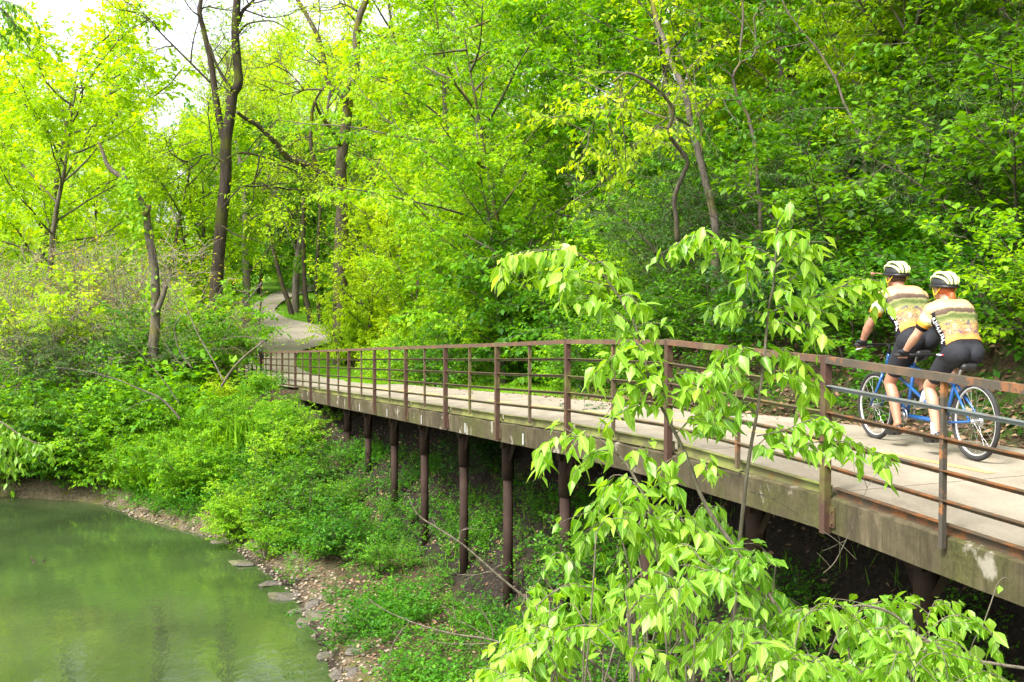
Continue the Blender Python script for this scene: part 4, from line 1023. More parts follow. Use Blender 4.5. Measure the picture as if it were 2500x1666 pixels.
# dead wood on the left bank
def deadwood(name, label, limbs, mat='bark_grey'):
    mb = MB(); g = random.Random(3)
    for path, rad in limbs: mb.tube(path, rad, 8, True, rough=.1, rng=g)
    e = empty(name, limbs[0][0][0]); tag(e, label, 'branch'); part(mb, 'wood', M[mat], e, True)
    return e
deadwood('log', 'fallen grey log resting on the left bank among bushes', [limb(((368, 1118), (395, 1090), (430, 1055), (455, 1015)), 30.6, 12, 8), limb(((425, 1058), (445, 1068)), 30.5, 5, 3)], 'bark_grey')
deadwood('dead_branch', 'leaning dead limb crossing the hidden end of the railing', [limb(((540, 945), (565, 905), (600, 868), (630, 845), (645, 832)), 27.5, 6, 4), limb(((640, 838), (628, 818), (632, 790)), 27.5, 2.5, 1),
    limb(((643, 832), (620, 826), (585, 822), (540, 830)), 27.5, 3, 1.2), limb(((645, 832), (652, 828)), 27.5, 4, 3), limb(((618, 880), (606, 905), (600, 930)), 27.4, 2.5, 1), limb(((600, 868), (575, 850), (545, 853), (500, 850)), 27.5, 2, .8)])
deadwood('dead_branch', 'long thin bare branch arching left over the dark honeysuckle', [limb(((440, 1025), (425, 1005), (390, 972), (340, 950), (280, 925), (200, 905), (133, 897)), 29, 6, 1.6), limb(((390, 972), (350, 980), (300, 1005)), 29, 2, .8), limb(((440, 990), (400, 930), (350, 870), (310, 820)), 29.2, 3, 1)])
deadwood('dead_branch', 'bare stems fanning up left of the dark forked trunk', [limb(((545, 930), (520, 880), (480, 810), (452, 740), (435, 680), (420, 610)), 30, 4, 1.2, 2), limb(((480, 810), (500, 760), (530, 720), (560, 690)), 30, 2.2, 1), limb(((452, 740), (430, 720), (385, 640), (370, 560)), 30.5, 2.2, .9),
    limb(((470, 900), (440, 860), (425, 800), (440, 770), (400, 745)), 30, 4, 1.4), limb(((640, 690), (600, 740), (570, 780), (545, 830)), 29, 3, 1.5), limb(((300, 660), (330, 720), (380, 790), (410, 850), (450, 900)), 31, 3, 2)])

# ================================================================== near saplings and bushes in front of the boardwalk
def sapling(name, label, stems, branches, seed, dens=.024, L=.084, tone=.5, tw=.15, cat='sapling', c=.62):
    g = random.Random(seed); random.seed(seed); wood, lv = MB(), Leaves()
    for path, rad in stems: wood.tube(path, rad, 8, True, rough=.05, rng=g)
    for path, rad in branches:
        wood.tube(path, rad, 6, True)
        ln = sum((path[i + 1] - path[i]).length for i in range(len(path) - 1))
        tn = min(1, max(0, tone + g.gauss(0, .12)))
        put_leaves(g, lv, path, int(ln / dens), L, .4, .55, c, tn)
        for j in range(max(2, int(ln / .055))):
            f = (j + g.random()) / max(2, int(ln / .055)); p, t = along(path, min(.15 + .85 * f, .999))
            sd = Vector((-t.y, t.x, 0)); sd = sd.normalized() if sd.length > .05 else Vector((1, 0, 0))
            tp = wander(g, p, t * .6 + sd * (1 if j % 2 else -1) * .8 + Vector((0, 0, -.12)) + rvec(g) * .25, tw * g.uniform(.6, 1.3), 4, -.10, .08)
            wood.tube(tp, [.0022, .002, .0017, .0013, .001], 4, False)
            put_leaves(g, lv, tp, 7, L, .4, .6, c, tn)
    base = stems[0][0][0]; e = empty(name, base); tag(e, label, cat)
    part(wood, 'stem', M['twig_near'], e, True)
    lv.p = [(p[0] - base.x, p[1] - base.y, p[2] - base.z) for p in lv.p]
    link('foliage', lv.mesh('foliage', M['leaf_near'], .52, seed, 1), e)
    return e
def br(pts, y, w0=3.2, w1=1.2, dy=0.0): return limb(pts, y, w0, w1, dy, 4)
YA, YB = 5.3, 5.0
gA = P(1790, 2350, YA)
sapling('sapling', 'upright slender sapling with drooping pale leaves in front of the railing', [
    limb(((1775, 2300), (1785, 1700), (1800, 1400), (1812, 1262), (1830, 1110), (1847, 1016), (1865, 882), (1876, 757), (1890, 681), (1896, 560)), YA, 13, 4)], [
    br(((1890, 690), (1892, 640), (1897, 560), (1905, 528)), YA), br(((1878, 748), (1834, 658), (1780, 609), (1727, 576), (1680, 580), (1640, 604)), YA, dy=-.15),
    br(((1878, 763), (1959, 734), (2048, 703), (2093, 681), (2140, 705)), YA, dy=.1), br(((1870, 772), (1825, 752), (1798, 739), (1749, 748)), YA), br(((1876, 790), (1920, 788), (1975, 790), (1990, 800)), YA),
    br(((1868, 870), (1825, 850), (1780, 850), (1736, 900)), YA, dy=-.1), br(((1870, 860), (1910, 850), (1950, 880), (1980, 915)), YA, dy=.1), br(((1862, 900), (1900, 915), (1940, 920), (1975, 960)), YA),
    br(((1855, 960), (1815, 920), (1770, 905), (1735, 940)), YA), br(((1850, 1010), (1800, 975), (1760, 985), (1725, 1020)), YA), br(((1842, 1040), (1790, 1030), (1750, 1010), (1730, 1030)), YA),
    br(((1847, 1065), (1914, 1051), (1954, 1034), (2000, 1020), (2026, 1030)), YA, dy=-.1), br(((1838, 1105), (1937, 1087), (2026, 1078), (2093, 1083), (2164, 1118)), YA, dy=-.2), br(((1837, 1100), (1880, 1060), (1900, 1050)), YA),
    br(((1890, 660), (1930, 610), (1960, 590), (1985, 600)), YA), br(((1882, 720), (1925, 690), (1960, 660), (1975, 680)), YA), br(((1892, 640), (1860, 610), (1830, 605)), YA)], 101, dens=.021, L=.081)
sapling('sapling', 'leaning sapling arching to the left over the middle of the railing', [
    limb(((2080, 2250), (2000, 1800), (1925, 1540), (1827, 1382), (1726, 1240), (1671, 1104), (1629, 1020), (1593, 949), (1570, 859), (1553, 801), (1530, 757), (1490, 694), (1450, 645)), YB, 13, 4, .15)], [
    br(((1460, 655), (1414, 621), (1379, 609), (1312, 614), (1260, 622), (1216, 640)), YB + .15, 4), br(((1539, 788), (1477, 743), (1441, 730), (1379, 694)), YB + .1), br(((1495, 700), (1440, 690), (1380, 670), (1330, 660)), YB + .2),
    br(((1450, 645), (1480, 640), (1510, 670)), YB + .1), br(((1510, 725), (1540, 720), (1560, 760)), YB), br(((1400, 615), (1380, 650), (1350, 690)), YB), br(((1553, 801), (1580, 790), (1595, 810)), YB), br(((1570, 859), (1550, 835), (1530, 830)), YB),
    br(((1584, 944), (1550, 890), (1500, 870), (1465, 890)), YB), br(((1590, 960), (1560, 950), (1530, 950), (1500, 985)), YB), br(((1629, 1000), (1615, 926), (1588, 868)), YB - .05), br(((1640, 1000), (1660, 960), (1690, 950), (1715, 970)), YB),
    br(((1625, 960), (1650, 915), (1680, 905)), YB), br(((1650, 1060), (1690, 1020), (1720, 1010)), YB), br(((1671, 1100), (1640, 1120), (1620, 1130)), YB), br(((1690, 1150), (1730, 1120), (1745, 1140)), YB), br(((1610, 990), (1570, 985), (1530, 1000)), YB)], 102, dens=.021, L=.081)
sapling('sapling', 'low branch of pale leaves hanging in front of the edge beam', [
    limb(((1760, 2200), (1700, 1700), (1640, 1400), (1585, 1240), (1540, 1150), (1512, 1114)), YB - .3, 14, 5)], [
    br(((1512, 1114), (1459, 1069), (1420, 1066), (1379, 1068), (1335, 1085), (1316, 1105)), YB - .3, 4), br(((1530, 1130), (1560, 1100), (1590, 1120)), YB - .3), br(((1500, 1100), (1470, 1100), (1440, 1110)), YB - .3), br(((1550, 1170), (1500, 1160), (1470, 1190)), YB - .3), br(((1570, 1210), (1620, 1180), (1660, 1200)), YB - .25)], 103, dens=.022, L=.08, tone=.62)
TOPL = ([1060, 1130, 1200, 1270, 1330, 1400, 1470, 1530, 1600, 1700, 1760, 1850, 1900, 1960, 2050, 2100, 2150, 2230, 2300, 2380, 2450, 2560],
        [1700, 1640, 1580, 1450, 1350, 1300, 1170, 1160, 1180, 1200, 1260, 1330, 1390, 1355, 1420, 1460, 1400, 1410, 1440, 1520, 1610, 1660])
g = random.Random(55)
bases = [(1330, 4.6, 'leafy bush of pale leaves at the bottom, left of the leaning stem', .55), (1560, 5.4, 'bush of pale leaves rising in front of the columns', .5), (1730, 4.7, 'dense pale bush under the upright sapling', .45),
         (1960, 5.0, 'rounded pale bush below the edge beam', .45), (2290, 5.0, 'pale bush below the right end of the edge beam', .4), (1480, 4.2, 'bright yellow-green bush at the bottom edge', .72), (1850, 4.1, 'glossy pale bush at the bottom edge under the boardwalk', .6), (2120, 4.3, 'pale bush with a curved bare stem in the lower right corner', .5)]
for bi, (ub, y, lab, tone) in enumerate(bases):
    stems, brs = [], []
    b0 = P(ub, 2500, y)
    for i in range(7 if y < 4.25 else 15 if ub > 1900 else 11):
        for _ in range(50):
            u = g.gauss(ub, 125); v0 = float(np.interp(u, *TOPL)); v = v0 + 10 + g.uniform(-25, 55) + abs(g.gauss(0, 210)) + (130 if y < 4.5 else 0)
            if v < 1690: break
        yy = y + g.uniform(-.35, .35)
        # stem up from below, then a drooping spray
        s0 = (ub + (u - ub) * .25 + g.uniform(-20, 20), 2300); s1 = (ub + (u - ub) * .6, v + 300); dirn = 1 if u > ub else -1
        dirn = dirn if g.random() < .75 else -dirn
        w_ = g.uniform(60, 170)
        tip = [(u - dirn * w_ * .5, v + 40), (u - dirn * w_ * .15, v - 5), (u + dirn * w_ * .25, v), (u + dirn * w_ * .6, v + 30 + g.uniform(0, 30))]
        st = limb((s0, s1, tip[0]), yy, 7, 3.5)
        stems.append(st); brs.append(limb(tip, yy, 3.4, 1.2, g.uniform(-.2, .2)))
    sapling('bush', lab, stems, brs, 200 + bi, dens=.023, L=.078 if y > 4.5 else .07, tone=tone, cat='bush')
# vine with yellowing leaves, bare grey branches
g = random.Random(61)
wood, lv = MB(), Leaves()
pv = limb(((2350, 1700), (2372, 1580), (2398, 1530), (2420, 1470), (2436, 1425), (2455, 1410), (2470, 1425)), 4.9, 4, 2)
wood.tube(pv[0], pv[1], 6)
for (u, v, L) in ((2415, 1510, .06), (2380, 1575, .085), (2345, 1535, .05), (2340, 1600, .06), (2440, 1430, .035)):
    lv.add(P(u, v, 4.88), Vector((g.uniform(-.4, .4), -.3, -1)), Vector((0, -1, .3)), L, .95)
e = empty('vine', pv[0][0]); tag(e, 'yellow-green climbing vine with heart-shaped yellowing leaves in the lower right', 'vine')
part(wood, 'stem', M['twig_near'], e, True); b_ = e.location
lv.p = [(p[0] - b_.x, p[1] - b_.y, p[2] - b_.z) for p in lv.p]
link('foliage', lv.mesh('vine_leaves', M['leaf_near'], .85, 3, 1), e)
def bare(label, limbs):
    mb = MB(); gg = random.Random(len(label))
    for path, rad in limbs:
        mb.tube(path, rad, 7, True, rough=.08, rng=gg)
        for j in range(3):
            p, t = along(path, gg.uniform(.2, .95)); tp = wander(gg, p, t + rvec(gg) * .8, gg.uniform(.04, .14), 3, 0, .2); mb.tube(tp, [.0016, .0014, .001, .0008], 4, False)
    e = empty('dead_branch', limbs[0][0][0]); tag(e, label, 'branch'); part(mb, 'wood', M['twig_near'], e, True)
YD = 5.2
bare('long bare grey branch slanting across the slender columns', [limb(((1560, 1720), (1393, 1566), (1354, 1519), (1307, 1479), (1231, 1418), (1126, 1327), (1036, 1270), (1012, 1245), (997, 1212)), YD, 9, 2.2),
    limb(((1126, 1320), (1122, 1300), (1142, 1288)), YD, 2, 1), limb(((1196, 1394), (1170, 1402), (1138, 1405)), YD, 2, 1), limb(((1310, 1480), (1305, 1440), (1330, 1390)), YD, 2.5, 1.2)])
bare('bare grey twigs lying low over the gravel shore', [limb(((1480, 1720), (1307, 1614), (1253, 1587), (1199, 1562), (1130, 1552), (1072, 1540), (1000, 1517), (940, 1490), (900, 1462)), YD - .3, 8, 2),
    limb(((1216, 1570), (1130, 1573), (1070, 1570), (1055, 1560)), YD - .3, 3, 1.2), limb(((1204, 1560), (1200, 1530), (1175, 1495), (1130, 1465)), YD - .2, 3.5, 1.4), limb(((1199, 1562), (1150, 1530), (1110, 1510), (1080, 1480)), YD - .3, 3, 1.2), limb(((1000, 1517), (985, 1535), (960, 1545)), YD - .3, 2, 1)])
bare('curved brown bare stem arching over the lower right bushes', [limb(((2560, 1640), (2420, 1620), (2330, 1600), (2240, 1550), (2180, 1500), (2120, 1480), (2070, 1485), (2030, 1525)), 4.6, 9, 5)])
bare('thin reddish bare twigs in front of the edge beam', [limb(((1830, 1200), (1900, 1225), (1980, 1280), (2040, 1318), (2092, 1368)), 5.4, 3, 1.6), limb(((2010, 1400), (2040, 1370), (2075, 1300), (2100, 1268)), 5.4, 3, 1.6), limb(((2075, 1300), (2095, 1245), (2120, 1185)), 5.4, 2, 1)])

# ================================================================== ground cover, fallen leaves, grass, stones
g = random.Random(90)
pl = []
while len(pl) < 1050:
    k = g.uniform(-1, 11); s = g.uniform(-4.5, 2.4); q = bw(k, s)
    if s > -.6 and (k > 9.9 or gz(q.x, q.y) > edge_z(k) - 1.25): continue
    dd = float(sdist(np.array([q.x]), np.array([q.y]))[0])
    if dd < .22 or (wob(q.x, q.y, 2.3, 1.4) < -.5 and k < 7.5) or wob(q.x, q.y, .9, .4) + dd * .55 - (.3 if s > .8 else 0) < g.uniform(.1, .9): continue
    pl.append((q.x, q.y, gz(q.x, q.y) - .03, g.uniform(.25, .75) if s < -.5 else g.uniform(.3, .6) if k > 6.5 else g.uniform(.26, .5), g.uniform(0, 6), g.uniform(-.3, .3)))
merged('sprig', pl, 'bank_ground_cover', M['leaf_cover'])
pl = []
while len(pl) < 1000:
    k = g.uniform(-3, 14); s = 3.7 + abs(g.gauss(0, 6)); q = bw(k, s)
    if s < foot(q.y) + .4: continue
    if s < 4.4 and g.random() < .5: continue
    pl.append((q.x, q.y, gz(q.x, q.y) - .03, g.uniform(.5, 1.25), g.uniform(0, 6), g.uniform(-.4, .2)))
merged('sprig', pl, 'slope_ground_cover', M['leaf_mid'])
pl = []
while len(pl) < 420:
    u = g.uniform(-150, 700); y = g.uniform(30, 62); x = (u - CX) / F * y
    if float(sdist(np.array([x]), np.array([y]))[0]) < .5 or on_path([x], [y], 2.3)[0]: continue
    k, s = ks(x, y)
    if s > -.6 and k < 16: continue
    pl.append((x, y, gz(x, y) - .05, g.uniform(1.0, 2.2), g.uniform(0, 6), g.uniform(-.3, .4)))
merged('sprig', pl, 'floodplain_ground_cover', M['leaf_bright'])
rs = np.random.RandomState(5)
def flat_scatter(name, n, k0, k1, s0, s1, L, mat, on_deck=False, dens=None, lift=.03):
    k = rs.uniform(k0, k1, n); s = s0 + (s1 - s0) * rs.rand(n) ** (3.5 if on_deck else 1.2)
    x = BX + BDX * k + NX * s; y = BY + BDY * k + NY * s
    if dens is not None: m = dens(x, y, s); x, y, k, s = x[m], y[m], k[m], s[m]
    z = np.interp(k, RK, np.array(RZ) - np.array(DK)) + CAMZ + CROSS * s + .004 if on_deck else ground(x, y)
    n = len(x); p = np.stack([x, y, z + rs.uniform(0, lift, n)], 1)
    d = rs.randn(n, 3); d[:, 2] *= .25; up = rs.randn(n, 3) * .45 + np.array([0, 0, 1])
    return tag(link(name, leaf_mesh(name, mat, p, d, up, L * rs.uniform(.5, 1.2, n), .6, rs)), kind='stuff')
flat_scatter('leaf_litter', 15000, -3.5, 7.0, 2.96, 5.2, .10, M['litter'], lift=.06)
flat_scatter('deck_litter', 450, -2.5, 9, 2.93, 2.0, .06, M['litter'], True, lift=.004)
flat_scatter('bank_litter', 22000, -1, 9, -4.2, 2.8, .075, M['litter'], dens=lambda x, y, s: sdist(x, y) > .15, lift=.02)
def blades(name, x, y, h, wr, mat, lean=.35):
    n = len(x); p = np.stack([x, y, ground(x, y) - .01], 1); d = rs.randn(n, 3) * lean; d[:, 2] = 1
    return tag(link(name, leaf_mesh(name, mat, p, d, rs.randn(n, 3), h * rs.uniform(.6, 1.3, n), wr, rs)), kind='stuff')
n = 60000; k = rs.uniform(4.5, 17, n); s = rs.uniform(2.9, 11, n); x = BX + BDX * k + NX * s; y = BY + BDY * k + NY * s
m = (s < foot(y) + .6) & ~on_path(x, y, .05) & ((y > 23) | (s > 3.0)); blades('mown_grass', x[m], y[m], .10, .12, M['grass'])
n = 30000; y = rs.uniform(44, 100, n); x = (rs.uniform(560, 860, n) - CX) / F * y; m = ~on_path(x, y, .1); blades('verge_grass', x[m], y[m], .16, .16, M['grass'])
n = 4200; c = P(395, 1225, 28.6); x = c.x + rs.randn(n) * .75; y = c.y + rs.randn(n) * .55 + .5; m = sdist(x, y) > .45; blades('long_grass', x[m], y[m], .95, .022, M['grass'], .3)
n = 5000; k = rs.uniform(0, 9.5, n); s = rs.uniform(-3, 2, n); x = BX + BDX * k + NX * s; y = BY + BDY * k + NY * s
m = (sdist(x, y) > .5) & (wob(x, y, 1.3, 2) > .2); blades('bank_grass', x[m], y[m], .22, .05, M['grass'], .5)
# stones
t = NT('stone'); o = t.obj(); n1 = t.noise(4, 7, .7, o); n2 = t.noise(1.6, 3, .5, t.geo())
c1 = t.ramp(n1.outputs[0], [(.3, (.03, .026, .02)), (.55, (.10, .085, .065)), (.75, (.23, .195, .15))])
c1 = t.mix(t.ramp(n2.outputs[0], [(.5, 0), (.62, .7)]), c1, (.09, .095, .02))
STONE = t.out(t.principled(c1, .8, t.bump(n1.outputs[0], .6, .03)))
def stone(seed, flat):
    bm = bmesh.new(); bmesh.ops.create_icosphere(bm, subdivisions=3, radius=1); gg = random.Random(seed); o_ = [gg.uniform(0, 9) for _ in range(6)]
    cuts = [(rvec(gg).normalized(), gg.uniform(.55, .85)) for _ in range(9)]
    for v in bm.verts:
        for nn, dd in cuts:
            q = v.co.dot(nn)
            if q > dd: v.co -= nn * (q - dd)
        v.co *= 1 + .06 * math.sin(v.co.x * 5 + o_[0]) * math.sin(v.co.y * 6 + o_[1])
        v.co.z *= flat
    me = bpy.data.meshes.new('stone'); bm.to_mesh(me); bm.free(); me.materials.append(STONE); return me
SM = [stone(i, f) for i, f in enumerate((.42, .22, .55, .28))]
# pebbles and bits of rock on the waterline, too many to count
n = 2300; y = rs.uniform(11, 28.6, n); xs = np.interp(y, WATER_EDGE[3:14, 1], WATER_EDGE[3:14, 0]); x = xs + np.abs(rs.randn(n)) * .5 - .12 + .25 * np.maximum(0, wob(y, y * .3, 2.0)) * rs.rand(n); z = ground(x, y)
PEBBLE = flat_mat('pebble', (.22, .18, .13), .85, var=.6, scale=5)
octa = np.array([[1, 0, 0], [0, 1, 0], [-1, 0, 0], [0, -1, 0], [0, 0, 1], [0, 0, -1.]]); of = np.array([[0, 1, 4], [1, 2, 4], [2, 3, 4], [3, 0, 4], [1, 0, 5], [2, 1, 5], [3, 2, 5], [0, 3, 5]])
sc_ = (.008 + .05 * rs.rand(n, 1, 1) ** 3) * np.array([1, 1, .55]) * rs.uniform(.6, 1.3, (n, 6, 3)); qa = rs.uniform(0, 6.28, n)
vv = octa[None] * sc_; cq, sq = np.cos(qa)[:, None], np.sin(qa)[:, None]
vv = np.stack([vv[:, :, 0] * cq - vv[:, :, 1] * sq, vv[:, :, 0] * sq + vv[:, :, 1] * cq, vv[:, :, 2]], -1) + np.stack([x, y, z + .008], -1)[:, None]
tag(link('shore_pebbles', np_mesh('shore_pebbles', vv.reshape(-1, 3), (of[None] + (np.arange(n) * 6)[:, None, None]).reshape(-1, 3), PEBBLE)), kind='stuff')
def put_stone(i, x, y, sc, z, label, group=None, sx=1.0):
    o = link('stone', SM[i], None, (x, y, z)); o.rotation_euler = (g.uniform(-.15, .15), g.uniform(-.15, .15), g.uniform(0, 6)); o.scale = (sc * sx, sc, sc)
    return tag(o, label, 'stone', group)
for u, v, sc, i, lab in ((545, 1325, .28, 1, 'flat brown slab jutting over the water below the long grass'), (583, 1378, .33, 1, 'mossy flat slab lying in the water beside the shore'), (742, 1530, .26, 1, 'dark flat slab on the waterline under the low twigs'),
                         (655, 1432, .2, 3, 'flat grey stone on the waterline halfway down the shore'), (690, 1465, .24, 0, 'pale angular stone on the waterline above the dark slab')):
    y = 5 * F / (v - 745); put_stone(i, (u - CX) / F * y, y, sc * .8, .0, lab, None, 1.7)
for i in range(85):
    f = g.random(); y = 12.2 + 13 * f; xs = float(np.interp(y, WATER_EDGE[4:12, 1], WATER_EDGE[4:12, 0])); off = abs(g.gauss(0, .5)) - .15
    x = xs + off; put_stone(g.randrange(4), x, y, g.uniform(.03, .10) if g.random() < .8 else g.uniform(.12, .2), gz(x, y) - .01, 'small weathered grey stone among others scattered along the gravelly waterline', 'stones scattered along the waterline', g.uniform(.8, 1.7))
for u, v, lab in ((72, 1378, 'small dark twig snag sticking out of the river at the left'),):
    y = 5 * F / (v - 745); mb = MB(); c = Vector(((u - CX) / F * y, y, 0)); gg = random.Random(2)
    for j in range(5): mb.tube(wander(gg, c + Vector((gg.uniform(-.15, .15), gg.uniform(-.1, .1), -.06)), Vector((gg.uniform(-1, 1), gg.uniform(-.4, .4), .7)), .2, 3, 0, .2), [.02, .018, .014, .01], 6)
    tag(mb.obj('driftwood', M['bark_dark']), lab, 'driftwood')
put_stone(1, *((390 - CX) / F * (5 * F / (1415 - 745)), 5 * F / (1415 - 745)), .16, -.04, 'ochre stone just breaking the water in the middle of the river')
# leafy branch of a tree outside the picture reaching in at the left edge
sapling('overhanging_branch', 'leafy branch reaching in from the left edge over the river', [limb(((-700, 900), (-300, 960), (-60, 1010)), 16, 26, 8)], [
    limb(((-60, 1010), (0, 1030), (60, 1070), (100, 1085)), 16, 7, 2), limb(((-60, 1010), (0, 1060), (40, 1100)), 16, 6, 2), limb(((-80, 1005), (-10, 1090), (10, 1120)), 16, 6, 2)], 301, dens=.05, L=.12, tw=.4, cat='branch')
sapling('overhanging_branch', 'dark leafy branch tip in the upper left corner', [limb(((-700, -60), (-300, -40), (-60, -10)), 15, 26, 8)], [
    limb(((-60, -10), (0, 20), (30, 50), (40, 70)), 15, 7, 2), limb(((-60, -10), (0, 0), (45, 15)), 15, 6, 2), limb(((-60, 0), (-20, 60), (5, 90)), 15, 6, 2)], 302, dens=.035, L=.10, tw=.35, tone=.1, cat='branch')
# ================================================================== the tandem and its riders
def frame_at(p, head, pitch=0.0):
    return Matrix.Translation(p) @ Matrix.Rotation(head, 4, 'Z') @ Matrix.Rotation(-pitch, 4, 'Y')
def capsule(mb, a, b, ra, rb):
    a, b = Vector(a), Vector(b); d = (b - a); L = d.length; d.normalize()
    pts, rad = [], []
    for i in range(5):
        q = math.pi / 2 * i / 4; pts.append(a - d * ra * math.cos(q)); rad.append(max(ra * math.sin(q), .0006))
    n = max(1, int(L / .08))
    for i in range(1, n): pts.append(a.lerp(b, i / n)); rad.append(ra + (rb - ra) * i / n)
    for i in range(5):
        q = math.pi / 2 * (4 - i) / 4; pts.append(b + d * rb * math.cos(q)); rad.append(max(rb * math.sin(q), .0006))
    mb.tube(pts, rad, 16, True)
def fuse(mb, voxel, smooth=3, cuts=()):
    """one continuous skin over overlapping volumes"""
    me = bpy.data.meshes.new('fuse'); me.from_pydata(mb.v, [], mb.f)
    o = bpy.data.objects.new('fuse', me); COL.objects.link(o)
    m = o.modifiers.new('r', 'REMESH'); m.mode = 'VOXEL'; m.voxel_size = voxel
    dg = bpy.context.evaluated_depsgraph_get(); dg.update()
    r = bpy.data.meshes.new_from_object(o.evaluated_get(dg))
    bpy.data.objects.remove(o); bpy.data.meshes.remove(me)
    bm = bmesh.new(); bm.from_mesh(r)
    for _ in range(smooth): bmesh.ops.smooth_vert(bm, verts=bm.verts, factor=.5, use_axis_x=True, use_axis_y=True, use_axis_z=True)
    for co, no in cuts:
        bmesh.ops.bisect_plane(bm, geom=bm.verts[:] + bm.edges[:] + bm.faces[:], plane_co=Vector(co), plane_no=Vector(no), clear_inner=True)
    bm.to_mesh(r); bm.free(); r.shade_smooth()
    return r
def put(me, name, mat, parent, mtx=None):
    if mtx is not None: me.transform(mtx)
    me.materials.clear(); me.materials.append(mat); me.name = name
    return link(name, me, parent)

SKIN = flat_mat('skin', (.48, .25, .16), .5, var=.12, scale=14)
SKINTAN = flat_mat('skin_tanned', (.40, .19, .115), .5, var=.15, scale=14)
BLACKF = flat_mat('black_lycra', (.012, .013, .018), .85, var=.3, scale=20)
BLACKP = flat_mat('black_plastic', (.012, .012, .013), .35, var=.2)
RUBBER = flat_mat('rubber', (.022, .021, .02), .8, var=.25)
LIME = flat_mat('lime_helmet', (.76, .84, .40), .3, var=.1)
YSTRAP = flat_mat('yellow_strap', (.75, .62, .03), .5)
WHITEF = flat_mat('white_cloth', (.72, .73, .74), .7, var=.08)
REDF = flat_mat('red_print', (.6, .04, .08), .6)
HAIRR = flat_mat('red_hair', (.42, .10, .025), .55, var=.4, scale=60)
HAIRB = flat_mat('dark_hair', (.035, .02, .012), .6, var=.4, scale=60)
BLUE = flat_mat('blue_enamel', (.016, .095, .30), .22, var=.12, spec=.6)
STEEL = flat_mat('bright_steel', (.55, .55, .56), .28, .9, .1)
RIMM = flat_mat('rim_alloy', (.52, .52, .51), .35, .3, .08)
SADM = flat_mat('saddle_vinyl', (.02, .018, .018), .5)
PURPLE = flat_mat('purple_cloth', (.16, .12, .30), .7)
t = NT('jersey'); at_ = lambda n: t.n('ShaderNodeAttribute', attribute_name=n).outputs['Fac']
o = t.obj(); sp_, side, slv = at_('spine'), at_('side'), at_('sleeve')
nz = t.noise(9, 4, .6, o, 1.5); n2 = t.noise(17, 3, .6, o)
ma = t.n('ShaderNodeMath', operation='MULTIPLY_ADD'); t.l(nz.outputs[0], ma.inputs[0]); ma.inputs[1].default_value = .16; t.l(sp_, ma.inputs[2])
body = t.ramp(ma.outputs[0], [(.0, (.50, .20, .035)), (.20, (.62, .28, .07)), (.27, (.45, .22, .10)), (.36, (.16, .10, .12)), (.43, (.52, .28, .12)), (.52, (.16, .20, .05)), (.58, (.20, .21, .08)), (.66, (.09, .13, .035)), (.71, (.24, .23, .10)),
                              (.735, (.075, .05, .036)), (.83, (.12, .085, .06)), (.855, (.58, .37, .18)), (.93, (.70, .45, .24)), (1.0, (.68, .38, .16))])
pm = t.n('ShaderNodeMath', operation='COMPARE'); t.l(ma.outputs[0], pm.inputs[0]); pm.inputs[1].default_value = .42; pm.inputs[2].default_value = .14
pat = t.ramp(n2.outputs[0], [(.36, (.07, .06, .13)), (.44, (.52, .28, .10)), (.52, (.12, .16, .06)), (.58, (.62, .36, .30)), (.66, (.62, .36, .14))], 'CONSTANT')
pf = t.n('ShaderNodeMath', operation='MULTIPLY'); t.l(pm.outputs[0], pf.inputs[0]); pf.inputs[1].default_value = .6
body = t.mix(pf.outputs[0], body, pat)
pnl = t.ramp(at_('mark'), [(.5, (.012, .012, .014)), (.51, (.72, .72, .74))], 'CONSTANT')
body = t.mix(t.ramp(side, [(.48, 0), (.52, 1)]), body, pnl)
sl_ = t.ramp(slv, [(.0, (.66, .46, .2)), (.3, (.68, .58, .22)), (.5, (.60, .68, .58)), (.66, (.66, .58, .16)), (.78, (.62, .26, .03)), (.90, (.62, .25, .03)), (.91, (.012, .012, .012))])
body = t.mix(t.ramp(slv, [(.02, 0), (.08, 1)]), body, sl_)
JERSEY = t.out(t.principled(body, .8, t.bump(t.noise(7, 3, .6, t.mapping(o, (1, 1, 2.6)), .8).outputs[0], .55, .03), spec=.15))

